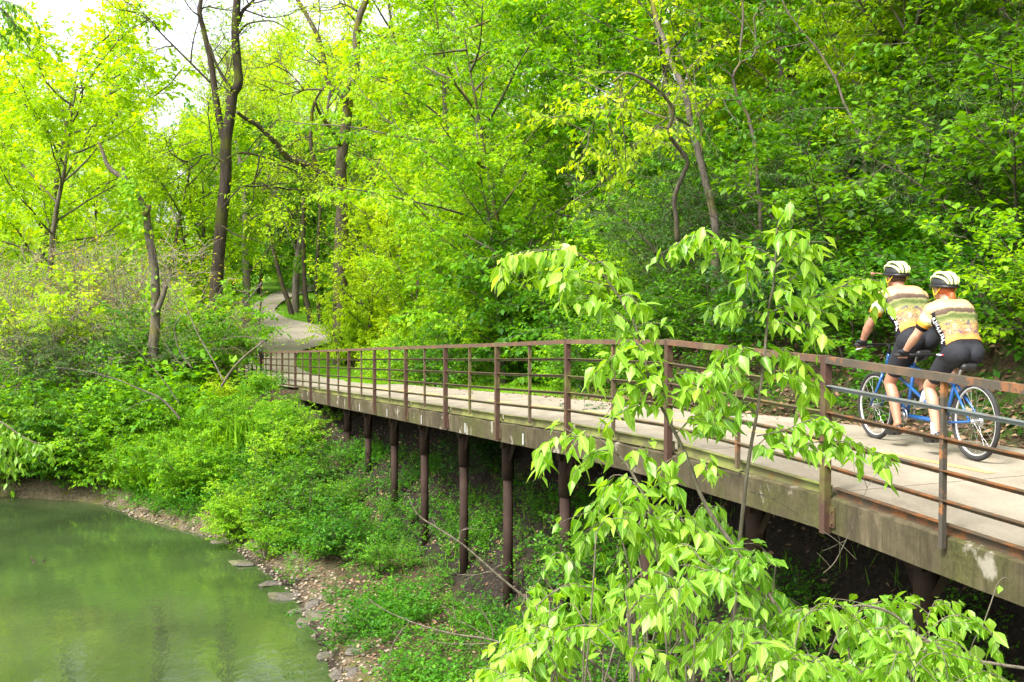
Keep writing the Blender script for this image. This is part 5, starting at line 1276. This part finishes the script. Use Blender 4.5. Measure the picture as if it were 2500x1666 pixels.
def rider(name, label, mtx, S, mats, voxel=.007, hands=True):
    """S: joints in the bicycle's own frame (x forward, y left, z up)"""
    V3 = lambda k, sg=1: Vector((S[k][0], S[k][1] * sg, S[k][2]))
    w = S.get('w', 1.0)
    hip, waist, chest, neck, head = (Vector(S[k]) for k in ('hip', 'waist', 'chest', 'neck', 'head'))
    root = empty(name, mtx @ Vector((hip.x, 0, hip.z))); tag(root, label, 'person')
    back = Matrix.Translation(-root.location) @ mtx
    def torso(mb, g=0.0, full=True):
        for a, hw, r in ((hip, .075, .118), (hip.lerp(waist, .5), .065, .112), (waist, .06, .105), (waist.lerp(chest, .5), .075, .112), (chest, .085, .120), (chest.lerp(neck, .55), .10, .092)):
            capsule(mb, a + Vector((0, -hw * w, 0)), a + Vector((0, hw * w, 0)), r * w + g, r * w + g)
        for a, b, q in ((hip, waist, .11), (waist, chest, .11)):
            for y in (-.05, .05): capsule(mb, a + Vector((0, y * w, 0)), b + Vector((0, y * w, 0)), q * w + g, q * w + g)
        for sg in (-1, 1):
            capsule(mb, neck + Vector((-.02, sg * .03, -.04)), V3('sho', sg), .062 * w + g, .064 * w + g)
            capsule(mb, chest + Vector((0, sg * .08, .03)), V3('sho', sg), .09 * w + g, .062 * w + g)
    def arm_pts(sg): return V3('sho', sg), V3('elb', sg), V3('wri', sg)
    legs = []
    for sg, kn, an in ((1, 'kneeL', 'ankL'), (-1, 'kneeR', 'ankR')):
        legs.append((sg, hip + Vector((.03, sg * .085, -.02)), Vector(S[kn]), Vector(S[an])))
    b = MB(); torso(b)
    for sg in (-1, 1):
        s_, e_, w_ = arm_pts(sg)
        capsule(b, s_, s_.lerp(e_, .5), .056 * w, .050 * w); capsule(b, s_.lerp(e_, .45), e_, .050 * w, .040 * w)
        capsule(b, e_, e_.lerp(w_, .35), .042 * w, .043 * w); capsule(b, e_.lerp(w_, .35), w_, .043 * w, .026 * w)
    for sg, h_, k_, a_ in legs:
        capsule(b, h_, h_.lerp(k_, .45), .092 * w, .080 * w); capsule(b, h_.lerp(k_, .45), k_, .080 * w, .054 * w)
        calf = k_.lerp(a_, .33) + Vector((-.022, 0, 0)); capsule(b, k_, calf, .052 * w, .056 * w); capsule(b, calf, a_, .056 * w, .034 * w)
        capsule(b, a_, a_ + Vector((.03, 0, -.04)), .036 * w, .034 * w)
    # head, face, ears, neck
    fw = (head - neck); fw = Vector((1, 0, -.05)).normalized(); up = Vector((.05, 0, 1)).normalized()
    capsule(b, neck + Vector((-.01, 0, -.02)), head + Vector((-.015, 0, -.05)), .058 * w, .055 * w)
    b.ellipsoid(head, (.098, .077, .105)); b.ellipsoid(head + fw * .035 - up * .055, (.062, .058, .062)); b.ellipsoid(head + fw * .07 - up * .09, (.026, .03, .022))
    capsule(b, head + fw * .092 + up * .005, head + fw * .112 - up * .03, .009, .014)
    for sg in (-1, 1):
        b.ellipsoid(head + Vector((-.008, sg * .078, -.018)), (.020, .010, .032)); b.ellipsoid(head + fw * .075 + Vector((0, sg * .032, -.06)), (.02, .022, .018))
        b.ellipsoid(head + fw * .086 + Vector((0, sg * .03, .022)), (.012, .024, .008))
    gl = MB()
    for sg in (-1, 1):
        _, e_, w_ = arm_pts(sg); bar = V3('grip', sg); 
        pc = bar + Vector((-.022, 0, .026))
        for tgt, g_ in ((b, 0), (gl, .005)):
            capsule(tgt, w_, pc + Vector((-.012, 0, .006)), .026 + g_, .024 + g_)
            for y in (-.028, -.009, .010, .028): capsule(tgt, pc + Vector((-.03, y * .8, .008)), pc + Vector((.022, y, .004)), .015 + g_, .012 + g_)
        for i, y in enumerate((-.031, -.0105, .0105, .031)):
            ln = (.9, 1.0, 1.05, .95)[i]
            ch = [(.008, .030), (.030 * ln, .020), (.034 * ln, -.006), (.016, -.024), (.0, -.020)]
            for q in range(4):
                p0 = bar + Vector((ch[q][0], y, ch[q][1])); p1 = bar + Vector((ch[q + 1][0], y, ch[q + 1][1]))
                capsule(b, p0, p1, .0092, .0086)
                if q < 1: capsule(gl, p0, p1, .0128, .0122)
        ins = -sg
        th = [(-.035, .024, .012), (-.012, .044, -.008), (.010, .048, -.022), (.026, .040, -.026)]
        for q in range(3): capsule(b, bar + Vector((th[q][0], ins * th[q][1], th[q][2])), bar + Vector((th[q + 1][0], ins * th[q + 1][1], th[q + 1][2])), .012 - .001 * q, .011 - .001 * q)
        capsule(gl, bar + Vector((th[0][0], ins * th[0][1], th[0][2])), bar + Vector((th[1][0], ins * th[1][1], th[1][2])), .0155, .0145)
    put(fuse(b, voxel, 2), 'body', mats['skin'], root, back)
    # eyes and mouth are small marks on the face
    ey = MB()
    for sg in (-1, 1): ey.ellipsoid(head + fw * .083 + Vector((0, sg * .031, .004)), (.010, .013, .008))
    ey.v = [tuple(back @ Vector(p)) for p in ey.v]; ey.obj('eyes', BLACKP, root)
    mo = MB(); mo.ellipsoid(head + fw * .098 - up * .062, (.006, .024, .006)); mo.v = [tuple(back @ Vector(p)) for p in mo.v]; mo.obj('mouth', REDF, root)
    put(fuse(gl, voxel * .9, 1), 'gloves', BLACKF, root, back)
    # jersey
    j = MB(); torso(j, .014)
    for sg in (-1, 1):
        s_, e_, w_ = arm_pts(sg); cut = s_.lerp(e_, .62)
        capsule(j, s_, cut, .070 * w, .062 * w)
    ax = (neck - hip).normalized()
    hem = hip.lerp(waist, .22)
    me = fuse(j, voxel * 1.15, 3, [(hem, (ax + Vector((.35, 0, 0))).normalized()), (neck + Vector((-.005, 0, .028)), -(head - neck).normalized())] +
              [(V3('sho', sg).lerp(V3('elb', sg), .66), (V3('sho', sg) - V3('elb', sg)).normalized()) for sg in ()])
    n = len(me.vertices); spn = np.zeros(n, np.float32); sid = np.zeros(n, np.float32); slv = np.zeros(n, np.float32); mk = np.zeros(n, np.float32)
    L = (neck - hem).dot(ax)
    for i, v in enumerate(me.vertices):
        c = v.co; spn[i] = (c - hem).dot(ax) / L
        ctr = hip.x + (c - hip).dot(ax) * ax.x
        fwd = (c - hem).dot(Vector((ax.z, 0, -ax.x)))
        sid[i] = 1 if (fwd > -.05 and spn[i] < .74 and abs(c.y) > .055) else 0
        for sg in (-1, 1):
            s_, e_, _ = arm_pts(sg); d = (e_ - s_); q = (c - s_).dot(d.normalized()) / (d.length * .72)
            if q > .12 and ((c - s_) - d.normalized() * (c - s_).dot(d.normalized())).length < .088 * w and c.y * sg > s_.y * sg * .93: slv[i] = min(1, .08 + q * .95); sid[i] = 0
        # white lettering running up the black side panel
        x = spn[i] * 15
        if sid[i] and -.045 < fwd < .0 and .1 < spn[i] < .64:
            fx = x % 1; fy = (fwd + .045) / .045
            k = int(x) % 4
            on = (fx < .28) or (k == 0 and fy > .72 and fx < .75) or (k == 1 and (fx - fy * .6) % 1 < .3) or (k == 2 and .4 < fy < .62 and fx < .75) or (k == 3 and .45 < fx < .72)
            mk[i] = 1 if (on and fx < .76) else 0
    for nm, a in (('spine', spn), ('side', sid), ('sleeve', slv), ('mark', mk)):
        me.attributes.new(nm, 'FLOAT', 'POINT').data.foreach_set('value', a)
    put(me, 'jersey', mats['jersey'], root, back)
    # shorts
    s = MB()
    for a, hw, r in ((hip, .075, .118), (hip.lerp(waist, .5), .065, .112)): capsule(s, a + Vector((0, -hw * w, 0)), a + Vector((0, hw * w, 0)), r * w + .010, r * w + .010)
    for y in (-.05, .05): capsule(s, hip + Vector((0, y, 0)), waist + Vector((0, y, 0)), .122 * w, .112 * w)
    for sg, h_, k_, a_ in legs:
        capsule(s, h_, h_.lerp(k_, .45), .102 * w, .090 * w); capsule(s, h_.lerp(k_, .45), h_.lerp(k_, .68), .090 * w, .080 * w)
        capsule(s, hip + Vector((-.055, sg * .065, -.01)), h_.lerp(k_, .2), .098 * w, .095 * w)
    put(fuse(s, voxel * 1.15, 2), 'shorts', BLACKF, root, back)
    # shoes and socks
    for sg, h_, k_, a_ in legs:
        sh = MB(); f = Vector((.985, 0, -.17))
        sole = a_ + Vector((.02, 0, -.075))
        capsule(sh, sole + Vector((-.055, 0, .008)), sole + f * .14, .036, .034); capsule(sh, sole + Vector((-.045, 0, .03)), sole + f * .08 + Vector((0, 0, .012)), .036, .034)
        o2 = put(fuse(sh, voxel, 2), 'shoe', BLACKP, root, back)
        if S.get('sock'):
            so = MB(); so.tube([a_ + (k_ - a_).normalized() * .07, a_ + Vector((.008, 0, -.02)), a_ + Vector((.02, 0, -.05))], [.042 * w, .043 * w, .045 * w], 14)
            so.v = [tuple(back @ Vector(p)) for p in so.v]; so.obj('sock', WHITEF, root)
    # helmet: black shell with lime panels between the vents, peak, straps
    hc = head + Vector((-.012, 0, .038)); rr = (.142, .106, .098)
    tilt = Matrix.Rotation(R(-4), 3, 'Y')
    hm = MB(); hm.ellipsoid(hc, rr, tilt, 24, 12, -.18); hm.tube([hc + tilt @ Vector((rr[0] * 1.0 * math.cos(q), rr[1] * 1.02 * math.sin(q), -.018)) for q in np.linspace(0, 2 * math.pi, 25)], .013, 6)
    hm.v = [tuple(back @ Vector(p)) for p in hm.v]; ho = hm.obj('helmet', BLACKP, root)
    rb = MB()
    for y0, w0 in ((-.082, .012), (-.034, .017), (.034, .017), (.082, .012)):
        vs, fs = [], []
        m_ = 13
        for i in range(m_):
            q = R(-2) + (math.pi + R(4)) * i / (m_ - 1)
            yy = y0 * (.55 + .5 * math.sin(q)); ry = math.sqrt(max(.03, 1 - (yy / rr[1]) ** 2))
            ww = w0 * (.65 + .55 * math.sin(q))
            for dy in (-ww, ww):
                for k_ in (1.0, 1.075):
                    vs.append(hc + tilt @ Vector((rr[0] * ry * k_ * math.cos(q), (yy + dy) * (k_ * .5 + .5), rr[2] * ry * k_ * math.sin(q) + .012 * (k_ > 1))))
            if i: fs += [(4 * i - 4, 4 * i, 4 * i + 1, 4 * i - 3), (4 * i - 2, 4 * i - 1, 4 * i + 3, 4 * i + 2), (4 * i - 3, 4 * i + 1, 4 * i + 3, 4 * i - 1), (4 * i - 4, 4 * i - 2, 4 * i + 2, 4 * i)]
        fs += [(0, 1, 3, 2), (4 * m_ - 4, 4 * m_ - 2, 4 * m_ - 1, 4 * m_ - 3)]
        rb.add(vs, fs)
    rb.v = [tuple(back @ Vector(p)) for p in rb.v]; rb.obj('helmet_panel', LIME, ho)
    st = MB()
    for sg in (-1, 1):
        st.tube([hc + Vector((.045, sg * .092, -.02)), head + Vector((.02, sg * .084, -.05)), head + Vector((.045, sg * .045, -.118))], .006, 5)
        st.tube([hc + Vector((-.075, sg * .078, -.02)), head + Vector((-.01, sg * .085, -.055)), head + Vector((.02, sg * .084, -.055))], .006, 5)
    st.v = [tuple(back @ Vector(p)) for p in st.v]; st.obj('strap', YSTRAP, ho)
    ha = MB(); ha.ellipsoid(head + Vector((-.02, 0, -.012)), (.088, .082, .062))
    if S.get('ponytail'):
        ha.ellipsoid(head + Vector((-.095, 0, -.045)), (.03, .03, .032)); ha.ellipsoid(head + Vector((-.125, -.004, -.09)), (.028, .032, .06)); ha.ellipsoid(head + Vector((-.12, -.01, -.135)), (.018, .02, .04))
    ha.v = [tuple(back @ Vector(p)) for p in ha.v]; ha.obj('hair', mats['hair'], root)
    if S.get('mirror'):
        mi = MB(); a = hc + Vector((.12, .07, -.01)); bq = a + Vector((.075, .075, .006)); mi.tube([a, a + Vector((.05, .04, .01)), bq], .0035, 5); mi.ellipsoid(bq, (.006, .022, .018))
        mi.v = [tuple(back @ Vector(p)) for p in mi.v]; mi.obj('helmet_mirror', mats['skin'], ho)
    if S.get('badge'):
        sg = 1; h_, k_ = legs[0][1], legs[0][2]; c = h_.lerp(k_, .12) + Vector((-.03, .118 * w, .035))
        bd = MB(); bd.box(c, (.075, .006, .012)); bd.v = [tuple(back @ Vector(p)) for p in bd.v]; bo = bd.obj('shorts_print', WHITEF, root)
        bd = MB(); bd.box(c + Vector((-.052, 0, 0)), (.024, .006, .013)); bd.v = [tuple(back @ Vector(p)) for p in bd.v]; bd.obj('shorts_print', REDF, root)
    return root

def wheel(root, back, x, rad, spokes=24):
    tw = MB(); tw.torus((0, 0, 0), (0, 1, 0), rad - .020, .020, 64, 10, 1.1)
    def pl(mb, name, mat, par, sm=True):
        mb.v = [tuple(back @ (Vector(p) + Vector((x, 0, rad)))) for p in mb.v]; return mb.obj(name, mat, par, sm)
    w_ = pl(tw, 'tyre', RUBBER, root)
    w_.name = 'wheel'
    rm = MB(); rm.torus((0, 0, 0), (0, 1, 0), rad - .047, .0085, 64, 8, 1.4); pl(rm, 'rim', RIMM, w_)
    sp = MB()
    for i in range(spokes):
        q = 2 * math.pi * i / spokes; s = 1 if i % 2 else -1; q2 = q + .28 * (1 if i % 4 < 2 else -1)
        sp.tube([(math.cos(q2) * .02, s * .028, math.sin(q2) * .02), (math.cos(q) * (rad - .055), 0, math.sin(q) * (rad - .055))], .0013, 4, False)
    pl(sp, 'spokes', STEEL, w_)
    hb = MB(); hb.tube([(0, -.05, 0), (0, -.03, 0), (0, .03, 0), (0, .05, 0)], [.012, .022, .022, .012], 12); pl(hb, 'hub', STEEL, w_)
    return w_

def tubes(root, back, name, mat, segs, sides=10, parent=None):
    mb = MB()
    for pts, r in segs: mb.tube([back @ Vector(p) for p in pts], r, sides)
    return mb.obj(name, mat, parent or root)

def bike(name, label, mtx, seats, wb, rad, front, col, cat='bicycle'):
    root = empty(name, mtx @ Vector((0, 0, 0))); tag(root, label, cat)
    back = Matrix.Translation(-root.location) @ mtx
    wheel(root, back, 0, rad); wheel(root, back, wb, rad)
    hx, hz0, hz1, bar = front['x'], front['z0'], front['z1'], front['bar']
    seg = []
    for y in (-.055, .055):
        seg.append(([(0, y, rad), (seats[0]['bb'][0] - .03, y * .5, seats[0]['bb'][1])], .011)); seg.append(([(0, y, rad), (seats[0]['top'][0] - .005, y * .4, seats[0]['top'][1] - .06)], .010))
    for s in seats: seg.append(([(s['bb'][0], 0, s['bb'][1]), (s['top'][0], 0, s['top'][1])], .017))
    hd = lambda f: (hx - (hz1 - hz0) * f * .32, 0, hz0 + (hz1 - hz0) * f)
    seg.append(([hd(0), hd(1)], .021)); last = seats[-1]
    seg.append(([hd(.15), (last['bb'][0], 0, last['bb'][1])], .020))
    seg.append(([hd(.8), (last['top'][0], 0, last['top'][1] - .06)], .017))
    if len(seats) > 1:
        s0 = seats[0]
        seg.append(([(last['top'][0], 0, last['top'][1] - .06), (s0['top'][0], 0, s0['top'][1] - .05)], .016)); seg.append(([(last['bb'][0], 0, last['bb'][1]), (s0['bb'][0], 0, s0['bb'][1])], .023))
        seg.append(([hd(.3), (s0['bb'][0], 0, s0['bb'][1] + .02)], .016))
    fr = tubes(root, back, 'frame', col, seg, 12)
    tubes(root, back, 'fork', col, [([(hx - .0, y * .5, hz0 - .01), (hx + .04, y, hz0 - .16), (wb, y, rad)], [.014, .014, .010]) for y in (-.06, .06)] + [([(hx, -.045, hz0 - .012), (hx, .045, hz0 - .012)], .015)])
    hb = tubes(root, back, 'handlebar', BLACKP, [([hd(1), (hd(1)[0] - .01, 0, bar[1] - .01), (bar[0], 0, bar[1])], .015), ([(bar[0] - .02, -bar[2] - .06, bar[1] - .0), (bar[0] - .0, -.12, bar[1] + .002), (bar[0], 0, bar[1]), (bar[0], .12, bar[1] + .002), (bar[0] - .02, bar[2] + .06, bar[1])], .012)])
    tubes(root, back, 'grip', RUBBER, [([(bar[0] - .014 * s_ * s_, s_ * (bar[2] - .06), bar[1]), (bar[0] - .02, s_ * (bar[2] + .065), bar[1])], .0165) for s_ in (-1, 1)], parent=hb)
    tubes(root, back, 'brake_lever', STEEL, [([(bar[0] + .02, s_ * (bar[2] - .10), bar[1] - .012), (bar[0] + .06, s_ * (bar[2] - .05), bar[1] - .035), (bar[0] + .05, s_ * (bar[2] + .02), bar[1] - .05)], .006) for s_ in (-1, 1)], parent=hb)
    for i, s in enumerate(seats):
        sx, sz = s['sad']
        po = tubes(root, back, 'seat_post', STEEL, [([(s['top'][0], 0, s['top'][1] - .02), (sx + .02, 0, sz - .05)], .0135), ([(sx - .08, -.022, sz - .045), (sx + .09, -.02, sz - .045)], .0035), ([(sx - .08, .022, sz - .045), (sx + .09, .02, sz - .045)], .0035)])
        sd = MB(); capsule(sd, (sx - .09, -.045, sz - .03), (sx - .09, .045, sz - .03), .034, .034); capsule(sd, (sx - .08, 0, sz - .03), (sx + .13, 0, sz - .03), .042, .018); capsule(sd, (sx - .09, .04, sz - .03), (sx + .06, 0, sz - .03), .03, .02); capsule(sd, (sx - .09, -.04, sz - .03), (sx + .06, 0, sz - .03), .03, .02)
        put(fuse(sd, .009, 2), 'saddle', SADM, root, back)
        if i == 0 and len(seats) > 1:
            b2 = s['bar']; l2 = seats[1]
            h2 = tubes(root, back, 'handlebar', BLACKP, [([(l2['sad'][0] + .015, 0, l2['sad'][1] - .10), (b2[0] + .04, 0, b2[1] - .03), (b2[0], 0, b2[1])], .014), ([(b2[0] - .01, -b2[2] - .07, b2[1]), (b2[0], 0, b2[1]), (b2[0] - .01, b2[2] + .07, b2[1])], .012)])
            tubes(root, back, 'grip', RUBBER, [([(b2[0] - .008, s_ * (b2[2] - .06), b2[1]), (b2[0] - .01, s_ * (b2[2] + .075), b2[1])], .0165) for s_ in (-1, 1)], parent=h2)
        bx, bz = s['bb']
        for sg, dz in ((1, -.165), (-1, .165)):
            ck = tubes(root, back, 'crank', STEEL, [([(bx, sg * .07, bz), (bx, sg * .085, bz + dz)], .011)])
            pd = MB(); pd.box((bx, sg * .13, bz + dz), (.085, .075, .018)); pd.v = [tuple(back @ Vector(p)) for p in pd.v]; pd.obj('pedal', BLACKP, ck, False)
        cr = MB(); cr.torus((bx, (-.045 if i == 0 else .045), bz), (0, 1, 0), .075, .006, 28, 6); cr.torus((bx, (-.045 if i == 0 else .045), bz), (0, 1, 0), .03, .012, 20, 6)
        cr.v = [tuple(back @ Vector(p)) for p in cr.v]; cr.obj('chainring', STEEL, root)
    s0 = seats[0]; segc = [([(0, -.045, rad + .035), (s0['bb'][0], -.045, s0['bb'][1] + .075)], .004), ([(0, -.045, rad - .035), (s0['bb'][0], -.045, s0['bb'][1] - .075)], .004)]
    if len(seats) > 1: segc += [([(s0['bb'][0], .045, s0['bb'][1] + d), (last['bb'][0], .045, last['bb'][1] + d)], .004) for d in (-.075, .075)]
    tubes(root, back, 'chain', BLACKP, segc, 5)
    cs = MB()
    for q, r_ in ((-.04, .045), (-.034, .038), (-.028, .03)): cs.torus((0, q, rad), (0, 1, 0), r_, .006, 24, 5)
    cs.v = [tuple(back @ Vector(p)) for p in cs.v]; cs.obj('cassette', STEEL, root)
    if len(seats) > 1:
        bt = MB(); c = Vector((.80, 0, .47)); bt.tube([back @ (c + Vector((-.05, 0, .09))), back @ (c + Vector((-.03, 0, .05))), back @ (c + Vector((.03, 0, -.08)))], [.02, .035, .035], 12); bt.obj('water_bottle', WHITEF, root)
    return root

rp = Vector((3.94, 9.72, 0)); fp = Vector((3.94 - .2 * 1.66, 9.72 + .98 * 1.66, 0))
def deck_at(p):
    k, s = ks(p.x, p.y); return deck_z(k, s)
rp.z = deck_at(rp) + .002; fp.z = deck_at(fp) - .008
HEAD = math.atan2(fp.y - rp.y, fp.x - rp.x); PIT = math.atan2(fp.z - rp.z, 1.66)
TM = frame_at(rp, HEAD, PIT)
bike('tandem_bicycle', 'blue tandem bicycle ridden by two people along the boardwalk', TM, [
    dict(bb=(.44, .285), top=(.30, .68), sad=(.19, .825), bar=(.72, .875, .27)), dict(bb=(1.08, .285), top=(.955, .80), sad=(.90, .915))], 1.66, .335,
    dict(x=1.47, z0=.69, z1=.86, bar=(1.46, .945, .28)), BLUE, 'bicycle')
rider('person', 'front tandem rider in orange patterned jersey, black shorts and lime helmet, holding the wide handlebar', TM,
    dict(hip=(.915, 0, 1.005), waist=(.99, 0, 1.16), chest=(1.10, 0, 1.32), neck=(1.21, 0, 1.475), head=(1.30, 0, 1.60), sho=(1.19, .19, 1.395), elb=(1.30, .27, 1.15), wri=(1.415, .28, .985), grip=(1.45, .28, .945),
         kneeL=(1.20, .115, .59), ankL=(1.02, .13, .225), kneeR=(1.34, -.11, .77), ankR=(1.02, -.13, .56), mirror=True, w=1.02), dict(skin=SKINTAN, jersey=JERSEY, hair=HAIRB))
rider('person', 'rear tandem rider with a red ponytail, patterned jersey and lime helmet, sitting behind the other', TM,
    dict(hip=(.20, 0, .915), waist=(.25, 0, 1.06), chest=(.33, 0, 1.20), neck=(.42, 0, 1.345), head=(.495, 0, 1.475), sho=(.41, .165, 1.275), elb=(.52, .245, 1.06), wri=(.665, .27, .915), grip=(.711, .27, .875),
         kneeL=(.53, .115, .60), ankL=(.38, .13, .225), kneeR=(.63, -.11, .83), ankR=(.38, -.13, .56), ponytail=True, sock=True, badge=True, w=.96), dict(skin=SKIN, jersey=JERSEY, hair=HAIRR))
# the distant cyclist, mostly behind the railing end and the bush
y_ = 53.5; fx = (636 - CX) / F * y_
KM = frame_at(Vector((fx, y_, cap_at(y_) + .03)), R(-75)) @ Matrix.Scale(.72, 4)
bike('bicycle', 'small bicycle of the distant cyclist on the far path', KM, [dict(bb=(.44, .285), top=(.30, .74), sad=(.25, .88))], 1.02, .335, dict(x=.83, z0=.69, z1=.86, bar=(.80, .945, .25)), BLACKP)
rider('person', 'distant small cyclist in purple top and black shorts behind the end of the railing', KM,
    dict(hip=(.25, 0, .97), waist=(.31, 0, 1.10), chest=(.41, 0, 1.24), neck=(.52, 0, 1.37), head=(.60, 0, 1.49), sho=(.50, .16, 1.30), elb=(.62, .24, 1.10), wri=(.75, .25, .985), grip=(.79, .25, .945),
         kneeL=(.53, .115, .60), ankL=(.38, .13, .225), kneeR=(.63, -.11, .83), ankR=(.38, -.13, .56), w=.95), dict(skin=SKIN, jersey=PURPLE, hair=HAIRB), voxel=.016)
